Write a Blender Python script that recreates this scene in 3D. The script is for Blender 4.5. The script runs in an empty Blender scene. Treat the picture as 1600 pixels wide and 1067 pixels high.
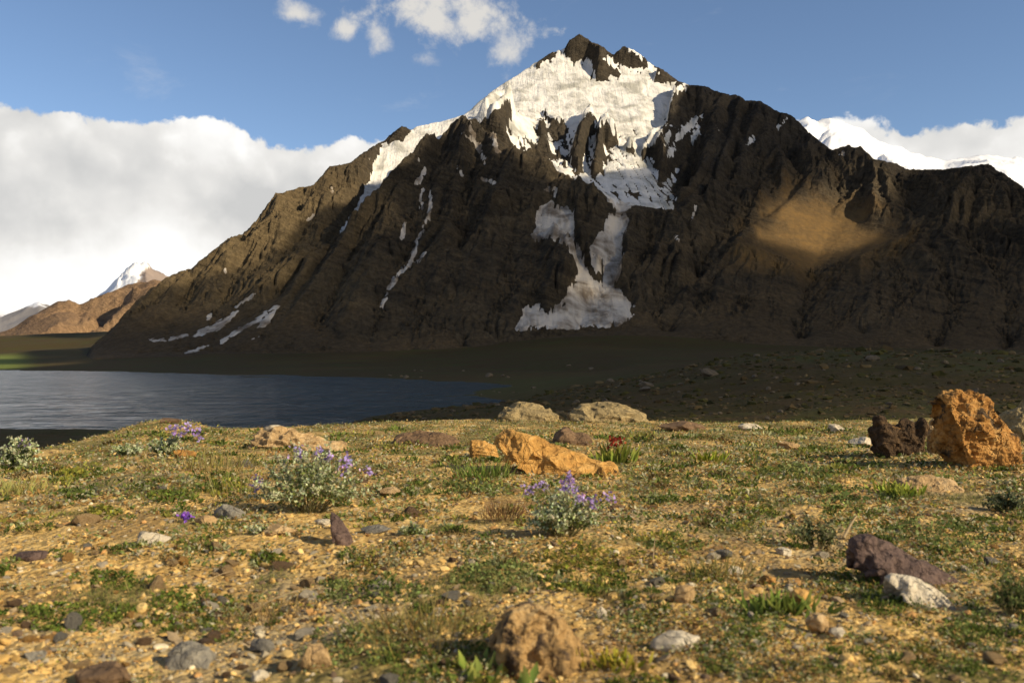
import bpy, bmesh, math, random
import numpy as np
from mathutils import Vector, Matrix

random.seed(11)
rng = np.random.default_rng(11)
scene = bpy.context.scene
COL = scene.collection

# ------------------------------------------------------------------ camera
FPX, HY, CX, ZC = 1400.0, 562.0, 800.0, 20.7      # focal length in photo pixels, horizon row, centre column, eye height above the lake
cam_d = bpy.data.cameras.new('camera')
cam_d.sensor_width = 36.0
cam_d.lens = 31.5
cam_d.shift_y = (HY - 533.5) / 1600.0
cam_d.clip_start = 0.1
cam_d.clip_end = 60000.0
cam_d.dof.use_dof = True
cam_d.dof.focus_distance = 13.0
cam_d.dof.aperture_fstop = 4.5
cam = bpy.data.objects.new('camera', cam_d)
cam.location = (0, 0, ZC)
cam.rotation_euler = (math.radians(90), 0, 0)
COL.objects.link(cam)
scene.camera = cam

# ------------------------------------------------------------------ sun, sky, exposure
SUN_AZ, SUN_EL = math.radians(118.0), math.radians(28.0)   # azimuth clockwise from the view direction (+Y)
SUN = np.array([math.sin(SUN_AZ) * math.cos(SUN_EL), math.cos(SUN_AZ) * math.cos(SUN_EL), math.sin(SUN_EL)])
sd = bpy.data.lights.new('sun', 'SUN')
sd.energy = 5.0
sd.angle = math.radians(0.5)
sd.color = (1.0, 0.86, 0.62)
sun = bpy.data.objects.new('sun', sd)
sun.rotation_euler = Vector(SUN).to_track_quat('Z', 'Y').to_euler()
COL.objects.link(sun)

scene.view_settings.view_transform = 'Standard'
scene.view_settings.look = 'None'
scene.view_settings.gamma = 1.0
scene.view_settings.exposure = 0.45
scene.view_settings.use_curve_mapping = False
scene.cycles.use_denoising = True
scene.cycles.volume_bounces = 0
scene.cycles.max_bounces = 6
scene.cycles.transparent_max_bounces = 12


class NT:
    """small helper that wires shader nodes"""
    def __init__(self, tree):
        self.t = tree
        tree.nodes.clear()

    def n(self, kind, **kw):
        nd = self.t.nodes.new(kind)
        for k, v in kw.items():
            setattr(nd, k, v)
        return nd

    def put(self, sock, val):
        if isinstance(val, bpy.types.NodeSocket):
            self.t.links.new(val, sock)
        elif val is not None:
            if isinstance(val, tuple) and len(val) == 3 and sock.type == 'RGBA':
                val = val + (1.0,)
            sock.default_value = val

    def m(self, op, a, b=None, c=None, clamp=False):
        nd = self.n('ShaderNodeMath', operation=op)
        nd.use_clamp = clamp
        self.put(nd.inputs[0], a)
        if b is not None: self.put(nd.inputs[1], b)
        if c is not None: self.put(nd.inputs[2], c)
        return nd.outputs[0]

    def vm(self, op, a, b=None):
        nd = self.n('ShaderNodeVectorMath', operation=op)
        self.put(nd.inputs[0], a)
        if b is not None: self.put(nd.inputs[1], b)
        return nd.outputs['Value'] if op in ('DOT_PRODUCT', 'LENGTH') else nd.outputs[0]

    def noise(self, vec, scale, detail=4.0, rough=0.55, dist=0.0, out='Fac'):
        nd = self.n('ShaderNodeTexNoise')
        self.put(nd.inputs['Vector'], vec)
        self.put(nd.inputs['Scale'], scale)
        self.put(nd.inputs['Detail'], detail)
        self.put(nd.inputs['Roughness'], rough)
        self.put(nd.inputs['Distortion'], dist)
        return nd.outputs[out]

    def vor(self, vec, scale, feature='F1', out='Distance', rand=1.0):
        nd = self.n('ShaderNodeTexVoronoi', feature=feature)
        self.put(nd.inputs['Vector'], vec)
        self.put(nd.inputs['Scale'], scale)
        self.put(nd.inputs['Randomness'], rand)
        return nd.outputs[out]

    def step(self, v, lo, hi, a=0.0, b=1.0):
        nd = self.n('ShaderNodeMapRange', interpolation_type='SMOOTHSTEP')
        self.put(nd.inputs[0], v)
        for i, q in enumerate((lo, hi, a, b)):
            self.put(nd.inputs[1 + i], q)
        return nd.outputs[0]

    def mix(self, f, a, b):
        nd = self.n('ShaderNodeMix', data_type='RGBA')
        self.put(nd.inputs[0], f)
        self.put(nd.inputs[6], a)
        self.put(nd.inputs[7], b)
        return nd.outputs[2]

    def ramp(self, f, stops):
        nd = self.n('ShaderNodeValToRGB')
        cr = nd.color_ramp
        while len(cr.elements) < len(stops):
            cr.elements.new(0.5)
        for e, (p, c) in zip(cr.elements, stops):
            e.position = p
            e.color = tuple(c) + (1.0,)
        self.put(nd.inputs[0], f)
        return nd.outputs[0]

    def mapping(self, vec, scale=(1, 1, 1), rot=(0, 0, 0), loc=(0, 0, 0)):
        nd = self.n('ShaderNodeMapping')
        self.put(nd.inputs[0], vec)
        nd.inputs['Location'].default_value = loc
        nd.inputs['Rotation'].default_value = rot
        nd.inputs['Scale'].default_value = scale
        return nd.outputs[0]

    def bump(self, h, strength=0.5, dist=1.0, normal=None):
        nd = self.n('ShaderNodeBump')
        self.put(nd.inputs['Strength'], strength)
        self.put(nd.inputs['Distance'], dist)
        self.put(nd.inputs['Height'], h)
        if normal is not None: self.put(nd.inputs['Normal'], normal)
        return nd.outputs[0]

    def obj(self):
        return self.n('ShaderNodeTexCoord').outputs['Object']

    def attr(self, name, out='Fac'):
        return self.n('ShaderNodeAttribute', attribute_name=name).outputs[out]

    def out(self, color, rough=0.9, normal=None, spec=0.2, **kw):
        p = self.n('ShaderNodeBsdfPrincipled')
        self.put(p.inputs['Base Color'], color)
        self.put(p.inputs['Roughness'], rough)
        self.put(p.inputs['Specular IOR Level'], spec)
        if normal is not None: self.put(p.inputs['Normal'], normal)
        for k, v in kw.items():
            self.put(p.inputs[k.replace('_', ' ')], v)
        o = self.n('ShaderNodeOutputMaterial')
        self.t.links.new(p.outputs[0], o.inputs['Surface'])
        return p


def new_mat(name):
    mt = bpy.data.materials.new(name)
    mt.use_nodes = True
    return mt, NT(mt.node_tree)


# ------------------------------------------------------------------ world: clear sky with a cumulus bank all round the horizon
world = bpy.data.worlds.new('World')
scene.world = world
world.use_nodes = True
w = NT(world.node_tree)
sky = w.n('ShaderNodeTexSky', sky_type='NISHITA')
sky.sun_disc = False
sky.sun_elevation = SUN_EL
sky.sun_rotation = SUN_AZ
sky.altitude = 4300.0
sky.air_density = 1.3
sky.dust_density = 0.6
sky.ozone_density = 1.6
dirv = w.n('ShaderNodeTexCoord').outputs['Generated']
sep = w.n('ShaderNodeSeparateXYZ')
w.put(sep.inputs[0], dirv)
elev = w.m('MULTIPLY', w.m('ARCSINE', sep.outputs[2]), 57.2958)
n_big = w.noise(dirv, 3.1, 2.0, 0.5)
n_mid = w.noise(dirv, 9.0, 5.0, 0.55, 0.3)
n_fine = w.noise(dirv, 30.0, 6.0, 0.6, 0.2)
wob = w.vm('MULTIPLY', w.noise(dirv, 16.0, 4.0, 0.6, out='Color'), (0.055, 0.055, 0.055))
puff = w.vor(w.vm('ADD', dirv, wob), 15.0, 'SMOOTH_F1')
puff2 = w.vor(w.vm('ADD', dirv, wob), 36.0, 'SMOOTH_F1')
top = w.m('ADD', 15.3, w.m('MULTIPLY', w.m('SUBTRACT', n_big, 0.5), 2.2))
top = w.m('ADD', top, w.m('MULTIPLY', w.m('SUBTRACT', n_mid, 0.5), 4.0))
top = w.m('SUBTRACT', top, w.m('MULTIPLY', puff, 2.6))
top = w.m('SUBTRACT', top, w.m('MULTIPLY', puff2, 1.3))
top = w.m('ADD', top, w.m('MULTIPLY', w.m('SUBTRACT', n_fine, 0.5), 2.6))
depth = w.m('SUBTRACT', top, elev)                       # degrees below the top of the bank
bank = w.step(depth, -0.12, 0.35)


def blob(px, py, rx, ry, amp_fine, edge=0.35):
    """a small cloud seen around one direction"""
    d = np.array([(px - CX) / FPX, 1.0, (HY - py) / FPX]); d /= np.linalg.norm(d)
    right = np.array([d[1], -d[0], 0.0]); right /= np.linalg.norm(right)
    up = np.cross(right, d)
    a = w.m('DIVIDE', w.vm('DOT_PRODUCT', dirv, tuple(right)), rx)
    b = w.m('DIVIDE', w.vm('DOT_PRODUCT', dirv, tuple(up)), ry)
    r = w.m('SQRT', w.m('ADD', w.m('MULTIPLY', a, a), w.m('MULTIPLY', b, b)))
    front = w.m('GREATER_THAN', w.vm('DOT_PRODUCT', dirv, tuple(d)), 0.5)
    f = w.m('SUBTRACT', 1.0, r)
    f = w.m('ADD', f, w.m('MULTIPLY', w.m('SUBTRACT', n_fine, 0.5), amp_fine))
    f = w.m('ADD', f, w.m('MULTIPLY', w.m('SUBTRACT', n_mid, 0.5), amp_fine))
    return w.m('MULTIPLY', w.step(f, 0.0, edge), front)


small = None
for args in ((672, 26, 0.090, 0.042, 2.6, 0.8), (740, 30, 0.075, 0.040, 2.6, 0.8), (462, 22, 0.036, 0.014, 2.6, 1.0), (543, 46, 0.022, 0.014, 2.6, 1.0),
             (785, 66, 0.028, 0.036, 2.8, 1.2), (600, 62, 0.03, 0.03, 2.8, 1.2), (662, 92, 0.034, 0.014, 2.8, 1.6)):
    q = blob(*args)
    small = q if small is None else w.m('MAXIMUM', small, q)
wisp = w.m('MULTIPLY', w.step(w.noise(w.mapping(dirv, (1, 1, 2.2)), 7.0, 7.0, 0.62, 0.5), 0.62, 0.85), 0.22)
wisp = w.m('MULTIPLY', wisp, w.step(elev, 3.0, 14.0))
shade = w.m('ADD', w.m('MULTIPLY', w.noise(w.mapping(dirv, (1, 1, 1.6)), 4.2, 4.0, 0.5, 0.4), 1.0), w.m('MULTIPLY', n_mid, 0.35))
shade = w.m('ADD', shade, w.step(depth, 7.0, 0.0, 0.0, 0.34))
shade = w.m('SUBTRACT', shade, w.m('MULTIPLY', w.m('MULTIPLY', puff, w.step(depth, 11.0, 2.0)), 0.7))
shade = w.m('SUBTRACT', shade, w.m('MULTIPLY', w.m('MULTIPLY', puff2, w.step(depth, 8.0, 1.0)), 0.35))
shade = w.m('ADD', shade, 0.22)
ccol = w.ramp(shade, [(0.42, (0.46, 0.46, 0.455)), (0.66, (0.61, 0.60, 0.58)), (0.92, (0.80, 0.79, 0.77))])
skycol = w.vm('SCALE', sky.outputs[0])
skycol.node.inputs['Scale'].default_value = 0.100
hazy = w.mix(w.step(elev, 16.0, 4.0, 0.0, 0.0), skycol, (0.6, 0.6, 0.6))
allc = w.mix(w.m('MULTIPLY', small, 0.9), w.mix(wisp, hazy, (0.60, 0.59, 0.58)), (0.58, 0.555, 0.51))
allc = w.mix(bank, allc, ccol)
bg = w.n('ShaderNodeBackground')
w.put(bg.inputs[0], allc)
bg.inputs[1].default_value = 1.0
wo = w.n('ShaderNodeOutputWorld')
w.t.links.new(bg.outputs[0], wo.inputs[0])

# ------------------------------------------------------------------ numeric helpers
_G = rng.normal(size=(4096, 3)); _G /= np.linalg.norm(_G, axis=1)[:, None]
_A = rng.uniform(0, 2 * np.pi, 4096)
_GX, _GY = np.cos(_A), np.sin(_A)


def _h(ix, iy, iz, seed):
    h = (ix * 374761393 + iy * 668265263 + iz * 2147483647 + seed * 1274126177) & 0xFFFFFFFF
    h = ((h ^ (h >> 13)) * 1274126177) & 0xFFFFFFFF
    return (h ^ (h >> 16)) & 4095


def perlin2(x, y, seed=0):
    fx, fy = np.floor(x), np.floor(y)
    ix, iy = fx.astype(np.int64), fy.astype(np.int64)
    dx, dy = x - fx, y - fy
    ux_, uy_ = dx * dx * dx * (dx * (dx * 6 - 15) + 10), dy * dy * dy * (dy * (dy * 6 - 15) + 10)
    def g(a, b):
        k = _h(ix + a, iy + b, 0, seed)
        return _GX[k] * (dx - a) + _GY[k] * (dy - b)
    n0 = g(0, 0) * (1 - ux_) + g(1, 0) * ux_
    n1 = g(0, 1) * (1 - ux_) + g(1, 1) * ux_
    return (n0 * (1 - uy_) + n1 * uy_) * 1.5


def perlin3(p, seed=0):
    f = np.floor(p); i = f.astype(np.int64); d = p - f
    u = d * d * d * (d * (d * 6 - 15) + 10)
    r = 0
    for a in (0, 1):
        for b in (0, 1):
            for c in (0, 1):
                k = _h(i[:, 0] + a, i[:, 1] + b, i[:, 2] + c, seed)
                gv = _G[k, 0] * (d[:, 0] - a) + _G[k, 1] * (d[:, 1] - b) + _G[k, 2] * (d[:, 2] - c)
                wx = u[:, 0] if a else 1 - u[:, 0]
                wy = u[:, 1] if b else 1 - u[:, 1]
                wz = u[:, 2] if c else 1 - u[:, 2]
                r = r + gv * wx * wy * wz
    return r * 1.5


def fbm2(x, y, octv=5, seed=0, gain=0.5, lac=2.03):
    r, a = 0, 1.0
    for o in range(octv):
        r = r + a * perlin2(x, y, seed + o * 17)
        x, y, a = x * lac + 13.7, y * lac - 7.3, a * gain
    return r


def ridged2(x, y, octv=5, seed=0, gain=0.5, lac=2.03):
    r, a = 0, 1.0
    for o in range(octv):
        r = r + a * (1 - 2 * np.abs(perlin2(x, y, seed + o * 17)))
        x, y, a = x * lac + 13.7, y * lac - 7.3, a * gain
    return r


def fbm3(p, octv=4, seed=0, gain=0.5):
    r, a = 0, 1.0
    for o in range(octv):
        r = r + a * perlin3(p, seed + o * 17)
        p, a = p * 2.03 + 5.1, a * gain
    return r


def smooth(x, a, b):
    t = np.clip((x - a) / (b - a), 0, 1)
    return t * t * (3 - 2 * t)


def blur(a, n=1):
    for _ in range(n):
        p = np.pad(a, 1, mode='edge')
        a = (p[:-2, 1:-1] + p[2:, 1:-1] + p[1:-1, :-2] + p[1:-1, 2:] + 4 * p[1:-1, 1:-1]) / 8
    return a


def bilin(a, r, c):
    r = np.clip(r, 0, a.shape[0] - 1.001); c = np.clip(c, 0, a.shape[1] - 1.001)
    i, j = r.astype(int), c.astype(int)
    fr, fc = r - i, c - j
    return (a[i, j] * (1 - fr) * (1 - fc) + a[i + 1, j] * fr * (1 - fc) + a[i, j + 1] * (1 - fr) * fc + a[i + 1, j + 1] * fr * fc)


def resize(a, ny, nx):
    r = np.linspace(0, a.shape[0] - 1, ny)[:, None] * np.ones((1, nx))
    c = np.linspace(0, a.shape[1] - 1, nx)[None, :] * np.ones((ny, 1))
    return bilin(a, r, c)


def solve_surface(lines, rows_of, cols_of, ny, nx):
    """smooth surface through 3D polylines (each an array of column, row, height in 0..1 grid coordinates)"""
    h = None
    for lev in (16, 8, 4, 2, 1):
        my, mx = max(8, ny // lev), max(8, nx // lev)
        acc, cnt = np.zeros((my, mx)), np.zeros((my, mx))
        for L in lines:
            L = np.asarray(L, float)
            if len(L) > 1:
                seg = np.hypot(np.diff(L[:, 0]) * mx, np.diff(L[:, 1]) * my)
                t = np.concatenate([np.linspace(i, i + 1, int(s * 2) + 2)[:-1] for i, s in enumerate(seg)] + [[len(L) - 1]])
                P = np.stack([np.interp(t, np.arange(len(L)), L[:, k]) for k in range(3)], 1)
            else:
                P = L
            c = np.rint(P[:, 0] * (mx - 1)).astype(int); r = np.rint(P[:, 1] * (my - 1)).astype(int)
            ok = (c >= 0) & (c < mx) & (r >= 0) & (r < my)
            np.add.at(acc, (r[ok], c[ok]), P[ok, 2]); np.add.at(cnt, (r[ok], c[ok]), 1)
        fix = cnt > 0
        val = acc / np.maximum(cnt, 1)
        h = np.full((my, mx), val[fix].mean()) if h is None else resize(h, my, mx)
        h[fix] = val[fix]
        for _ in range({16: 400, 8: 260, 4: 200, 2: 140, 1: 90}[lev]):
            p = np.pad(h, 1, mode='edge')
            h = (p[:-2, 1:-1] + p[2:, 1:-1] + p[1:-1, :-2] + p[1:-1, 2:]) * 0.25
            h[fix] = val[fix]
    return h


def erode(H, cell, drops, steps, batches, k_er=0.35, seed=3):
    """running water: many drops at once slide down and carve gullies, dropping debris where it flattens"""
    g = np.random.default_rng(seed)
    ny, nx = H.shape
    H = H.copy()
    for b in range(batches):
        r = g.uniform(1, ny - 2, drops); c = g.uniform(1, nx - 2, drops)
        vr = np.zeros(drops); vc = np.zeros(drops); sed = np.zeros(drops); spd = np.ones(drops)
        gy, gx = np.gradient(H, cell)
        dH = np.zeros(H.size)
        h0 = bilin(H, r, c)
        for s in range(steps):
            a, e = bilin(gy, r, c), bilin(gx, r, c)
            vr = 0.35 * vr - 0.65 * a; vc = 0.35 * vc - 0.65 * e
            n = np.hypot(vr, vc) + 1e-6
            r2, c2 = np.clip(r + vr / n, 0, ny - 1.01), np.clip(c + vc / n, 0, nx - 1.01)
            h1 = bilin(H, r2, c2)
            drop = h0 - h1
            cap = np.clip(drop, 0, 8) * 0.5
            ex = np.where(drop > 0, (cap - sed) * k_er, np.minimum(-drop, sed) * -1.0)
            ex = np.clip(ex, -0.4, 0.35)
            sed = np.maximum(sed + ex, 0)
            i, j = r.astype(int), c.astype(int)
            fr, fc = r - i, c - j
            for di, dj, wt in ((0, 0, (1 - fr) * (1 - fc)), (1, 0, fr * (1 - fc)), (0, 1, (1 - fr) * fc), (1, 1, fr * fc)):
                dH -= np.bincount((i + di) * nx + j + dj, wt * ex, minlength=H.size)
            r, c, h0 = r2, c2, h1
        d = dH.reshape(H.shape)
        H += np.clip(blur(d, 1), -6, 6)
    return H


def grid_mesh(name, X, Y, Z, mat, attrs=None, keep=None, smooth_shade=True, parent=None):
    """one mesh object from a grid of points; keep = mask of cells to build"""
    ny, nx = X.shape
    idx = np.arange(ny * nx).reshape(ny, nx)
    q = np.stack([idx[:-1, :-1], idx[:-1, 1:], idx[1:, 1:], idx[1:, :-1]], -1).reshape(-1, 4)
    if keep is not None:
        q = q[keep.reshape(-1)]
    used = np.unique(q)
    remap = np.full(ny * nx, -1); remap[used] = np.arange(len(used))
    q = remap[q]
    co = np.stack([X.ravel()[used], Y.ravel()[used], Z.ravel()[used]], 1)
    return raw_mesh(name, co, q, mat, {k: v.ravel()[used] for k, v in (attrs or {}).items()}, smooth_shade, parent)


def raw_mesh(name, co, faces, mat, attrs=None, smooth_shade=True, parent=None, colattr=None):
    me = bpy.data.meshes.new(name)
    nf, k = faces.shape
    me.vertices.add(len(co)); me.vertices.foreach_set('co', np.ascontiguousarray(co, np.float32).ravel())
    me.loops.add(nf * k); me.loops.foreach_set('vertex_index', np.ascontiguousarray(faces, np.int32).ravel())
    me.polygons.add(nf)
    me.polygons.foreach_set('loop_start', np.arange(0, nf * k, k, dtype=np.int32))
    me.polygons.foreach_set('use_smooth', np.full(nf, smooth_shade))
    for key, v in (attrs or {}).items():
        at = me.attributes.new(key, 'FLOAT', 'POINT')
        at.data.foreach_set('value', np.ascontiguousarray(v, np.float32))
    if colattr is not None:
        at = me.attributes.new('tint', 'FLOAT_COLOR', 'POINT')
        at.data.foreach_set('color', np.ascontiguousarray(np.c_[colattr, np.ones(len(colattr))], np.float32).ravel())
    me.update(calc_edges=True)
    if mat is not None:
        me.materials.append(mat)
    o = bpy.data.objects.new(name, me)
    COL.objects.link(o)
    if parent is not None:
        o.parent = parent
    return o


def setting(o, label=None):
    o['kind'] = 'structure'
    if label: o['label'] = label
    return o


def poly_sd(gx, gy, P):
    """signed distance to a polygon, positive inside"""
    P = np.asarray(P, float)
    d = np.full(gx.shape, 1e9); ins = np.zeros(gx.shape, bool)
    for (x0, y0), (x1, y1) in zip(P, np.roll(P, -1, 0)):
        ex, ey = x1 - x0, y1 - y0
        t = np.clip(((gx - x0) * ex + (gy - y0) * ey) / (ex * ex + ey * ey + 1e-9), 0, 1)
        d = np.minimum(d, (gx - x0 - t * ex) ** 2 + (gy - y0 - t * ey) ** 2)
        c = (y0 > gy) != (y1 > gy)
        ins ^= c & (gx < (x1 - x0) * (gy - y0) / ((y1 - y0) if y1 != y0 else 1e-9) + x0)
    return np.where(ins, 1, -1) * np.sqrt(d)


def line_sd(gx, gy, P, wd):
    P = np.asarray(P, float)
    d = np.full(gx.shape, 1e9)
    for (x0, y0), (x1, y1) in zip(P[:-1], P[1:]):
        ex, ey = x1 - x0, y1 - y0
        t = np.clip(((gx - x0) * ex + (gy - y0) * ey) / (ex * ex + ey * ey + 1e-9), 0, 1)
        d = np.minimum(d, np.hypot(gx - x0 - t * ex, gy - y0 - t * ey))
    return wd * 0.5 - d

# ================================================================== THE MAIN MOUNTAIN
# Ridge crests and valley floors surveyed as (column, row, distance): the bearing and height angle of a point and how far away it stands.
SKYLINE = [(-80, 562, 2400), (130, 552, 2480), (165, 525, 2600), (215, 470, 2800), (262, 435, 2950), (300, 420, 3050), (340, 390, 3150), (362, 373, 3200),
           (378, 371, 3220), (392, 358, 3260), (410, 332, 3300), (430, 306, 3380), (465, 297, 3450), (490, 292, 3500), (515, 264, 3580), (545, 259, 3650),
           (575, 237, 3750), (600, 221, 3830), (614, 209, 3860), (628, 199, 3880), (640, 204, 3900), (650, 199, 3920), (690, 192, 4000), (730, 178, 4080),
           (770, 143, 4200), (826, 106, 4350), (840, 95, 4370), (862, 83, 4420), (880, 77, 4440), (892, 64, 4480), (906, 56, 4500), (922, 67, 4490),
           (942, 76, 4480), (958, 89, 4470), (974, 74, 4500), (990, 82, 4490), (1020, 101, 4450), (1060, 129, 4400), (1075, 136, 4370), (1100, 137, 4330),
           (1135, 150, 4280), (1148, 148, 4270), (1165, 160, 4230), (1185, 160, 4200), (1215, 177, 4130), (1240, 183, 4080), (1262, 207, 4000),
           (1285, 227, 3930), (1300, 238, 3880), (1322, 230, 3850), (1342, 229, 3830), (1365, 252, 3780), (1395, 258, 3740), (1420, 268, 3700),
           (1480, 268, 3620), (1520, 263, 3560), (1545, 258, 3520), (1570, 275, 3450), (1600, 298, 3380), (1650, 335, 3250), (1760, 390, 3100)]
CREST_L = [(702, 204, 3550), (670, 240, 3450), (630, 275, 3320), (590, 318, 3200), (560, 342, 3120), (535, 364, 3060), (500, 420, 2850), (460, 470, 2650), (415, 520, 2430)]
CREST_R = [(702, 204, 3550), (728, 188, 3540), (760, 215, 3480), (800, 244, 3420), (850, 267, 3330), (900, 283, 3260), (940, 300, 3190), (958, 322, 3130), (945, 342, 3060), (930, 365, 2990), (916, 396, 2890)]
CREST_2 = [(978, 338, 3090), (984, 322, 3150), (1010, 322, 3180), (1040, 330, 3200), (1060, 329, 3230), (1090, 300, 3350), (1110, 270, 3500), (1125, 230, 3750), (1140, 190, 4020), (1148, 148, 4270)]
MT_LINES = [
    SKYLINE, CREST_L, CREST_R, CREST_2,
    [(728, 188, 3540), (762, 176, 3640), (792, 159, 3760), (806, 176, 3800), (830, 186, 3900)],
    [(792, 159, 3760), (805, 205, 3600), (816, 250, 3440)],
    # floor of the snow tongue and the gully below it
    [(735, 186, 3960), (690, 222, 3830), (640, 290, 3620), (592, 345, 3360), (545, 385, 3150), (490, 425, 2950), (430, 470, 2740), (370, 503, 2600), (300, 530, 2450)],
    # upper snow basin down through the narrows to the fan
    [(905, 100, 4380), (910, 160, 4100), (880, 230, 3740), (920, 275, 3480), (965, 318, 3200), (966, 345, 3090), (955, 395, 2930), (945, 440, 2790), (925, 475, 2670), (905, 512, 2560)],
    [(1010, 140, 4250), (1000, 200, 3900), (985, 260, 3550), (970, 310, 3260)],
    [(850, 190, 3920), (850, 240, 3600), (862, 268, 3420)],
    [(922, 178, 3960), (915, 220, 3760), (912, 270, 3500)],
    # hanging patch left of the narrows
    [(866, 318, 3140), (862, 345, 3040), (885, 372, 2960), (905, 398, 2880), (912, 430, 2780), (905, 470, 2660)],
    [(838, 300, 3230), (836, 345, 3060), (838, 385, 2920), (850, 440, 2720), (850, 500, 2520)],
    [(870, 385, 2900), (888, 420, 2780), (880, 455, 2660)],
    # ribs and gully on the dark front buttress
    [(728, 190, 3540), (715, 280, 3290), (700, 350, 3050), (688, 420, 2810), (668, 490, 2560), (645, 548, 2320)],
    [(690, 250, 3430), (672, 305, 3240), (668, 340, 3120), (652, 370, 3020), (645, 405, 2910), (622, 432, 2800), (608, 455, 2700), (592, 490, 2580), (575, 535, 2400)],
    [(640, 300, 3260), (618, 345, 3110), (598, 390, 2950), (565, 450, 2700), (525, 530, 2400)],
    [(770, 225, 3460), (775, 300, 3210), (765, 380, 2930), (745, 460, 2680), (725, 545, 2340)],
    [(745, 260, 3390), (735, 330, 3140), (725, 400, 2900), (705, 480, 2610)],
    [(815, 255, 3400), (808, 330, 3130), (800, 400, 2880), (790, 470, 2640), (785, 540, 2380)],
    [(560, 400, 2980), (535, 450, 2760), (500, 510, 2520)],
    # left ridge: ribs and gullies
    [(430, 306, 3380), (440, 360, 3170), (425, 420, 2930), (400, 465, 2750)],
    [(400, 350, 3320), (388, 400, 3110), (362, 460, 2860), (330, 500, 2640)],
    [(362, 373, 3200), (352, 430, 2970), (325, 480, 2760), (290, 520, 2540)],
    [(300, 425, 3060), (292, 470, 2850), (262, 515, 2590)],
    [(515, 264, 3580), (505, 330, 3310), (480, 390, 3060), (455, 430, 2880)],
    [(475, 300, 3480), (468, 350, 3260), (450, 400, 3030)],
    [(575, 237, 3750), (560, 290, 3560), (540, 330, 3370)],
    # right massif
    [(1085, 200, 4060), (1082, 262, 3720), (1075, 315, 3420)],
    [(1110, 300, 3480), (1085, 370, 3130), (1045, 430, 2860), (1020, 470, 2700)],
    [(1185, 162, 4200), (1180, 240, 3840), (1160, 310, 3530), (1130, 370, 3240), (1085, 440, 2890)],
    [(1165, 200, 4050), (1150, 270, 3720), (1125, 330, 3420)],
    [(1240, 185, 4080), (1232, 240, 3830), (1210, 290, 3620), (1175, 335, 3390)],
    [(1300, 240, 3880), (1288, 268, 3760), (1262, 294, 3620), (1225, 318, 3440), (1190, 352, 3260), (1150, 390, 3080), (1100, 436, 2880), (1050, 470, 2740), (1000, 492, 2620)],
    [(1322, 232, 3850), (1290, 282, 3650), (1245, 306, 3480), (1218, 332, 3310), (1178, 368, 3140), (1125, 420, 2920), (1075, 476, 2700), (1040, 520, 2520)],
    [(1400, 262, 3730), (1350, 320, 3440), (1300, 365, 3220), (1280, 400, 3060), (1262, 460, 2780), (1250, 530, 2440)],
    [(1480, 268, 3620), (1440, 330, 3330), (1400, 372, 3110), (1370, 430, 2840), (1350, 520, 2450)],
    [(1545, 259, 3520), (1545, 330, 3210), (1525, 400, 2930), (1495, 470, 2660), (1465, 542, 2330)],
    [(1600, 300, 3380), (1605, 380, 3010), (1590, 460, 2680), (1570, 545, 2310)],
    # foot of the slopes
    [(-150, 562, 2300), (120, 556, 2330), (300, 548, 2330), (500, 552, 2260), (700, 545, 2280), (800, 530, 2400), (905, 517, 2500), (1000, 512, 2500), (1100, 530, 2370), (1300, 540, 2300), (1500, 545, 2260), (1760, 548, 2240)],
    [(-150, 565, 2100), (800, 563, 2100), (1760, 560, 2100)],
]
U0, U1, YA, YB = -0.665, 0.665, 2080.0, 4800.0
NU, NV = 840, 500


def to_grid(L):
    return [((((x - CX) / FPX) - U0) / (U1 - U0), (d - YA) / (YB - YA), ZC + (HY - y) / FPX * d) for x, y, d in L]


lines = [to_grid(L) for L in MT_LINES]
lines.append([(0.0, 1.0, 0.0), (0.35, 1.0, 500.0), (0.55, 1.0, 1050.0), (0.75, 1.0, 600.0), (1.0, 1.0, 200.0)])
base = solve_surface(lines, None, None, NV // 2, NU // 2)
base = resize(blur(base, 1), NV, NU)
gu = np.linspace(U0, U1, NU)[None, :] * np.ones((NV, 1))
GY = np.linspace(YA, YB, NV)[:, None] * np.ones((1, NU))
GX = gu * GY
PX = CX + gu * FPX


def rows(Z):
    return HY - FPX * (Z - ZC) / GY


# snow outlines on a survey raster (2 photo pixels per cell)
rx, ry = np.meshgrid(np.arange(0, 1600, 2.0), np.arange(0, 600, 2.0))
FIELD = [(529, 364), (545, 345), (560, 325), (568, 305), (578, 285), (586, 262), (592, 245), (597, 228), (601, 222), (608, 226), (615, 222), (628, 223),
         (636, 216), (642, 208), (645, 190), (700, 175), (760, 128), (826, 92), (870, 62), (960, 50), (1080, 118), (1078, 132), (1062, 144), (1053, 155), (1047, 170),
         (1043, 185), (1040, 200), (1035, 213), (1022, 222), (1012, 230), (1006, 240), (1018, 250), (1026, 262), (1028, 276), (1030, 291), (1036, 287), (1050, 275),
         (1063, 261), (1062, 268), (1052, 290), (1049, 300), (1056, 312), (1056, 340), (1020, 340), (980, 345), (955, 345), (948, 320), (925, 305), (880, 295), (840, 284), (812, 268), (816, 252),
         (812, 240), (805, 228), (795, 215), (793, 203), (799, 188), (808, 180), (801, 172), (792, 158), (780, 172), (764, 181), (748, 189), (730, 196), (712, 214), (690, 240),
         (650, 285), (615, 318), (580, 350), (548, 376)]
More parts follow.
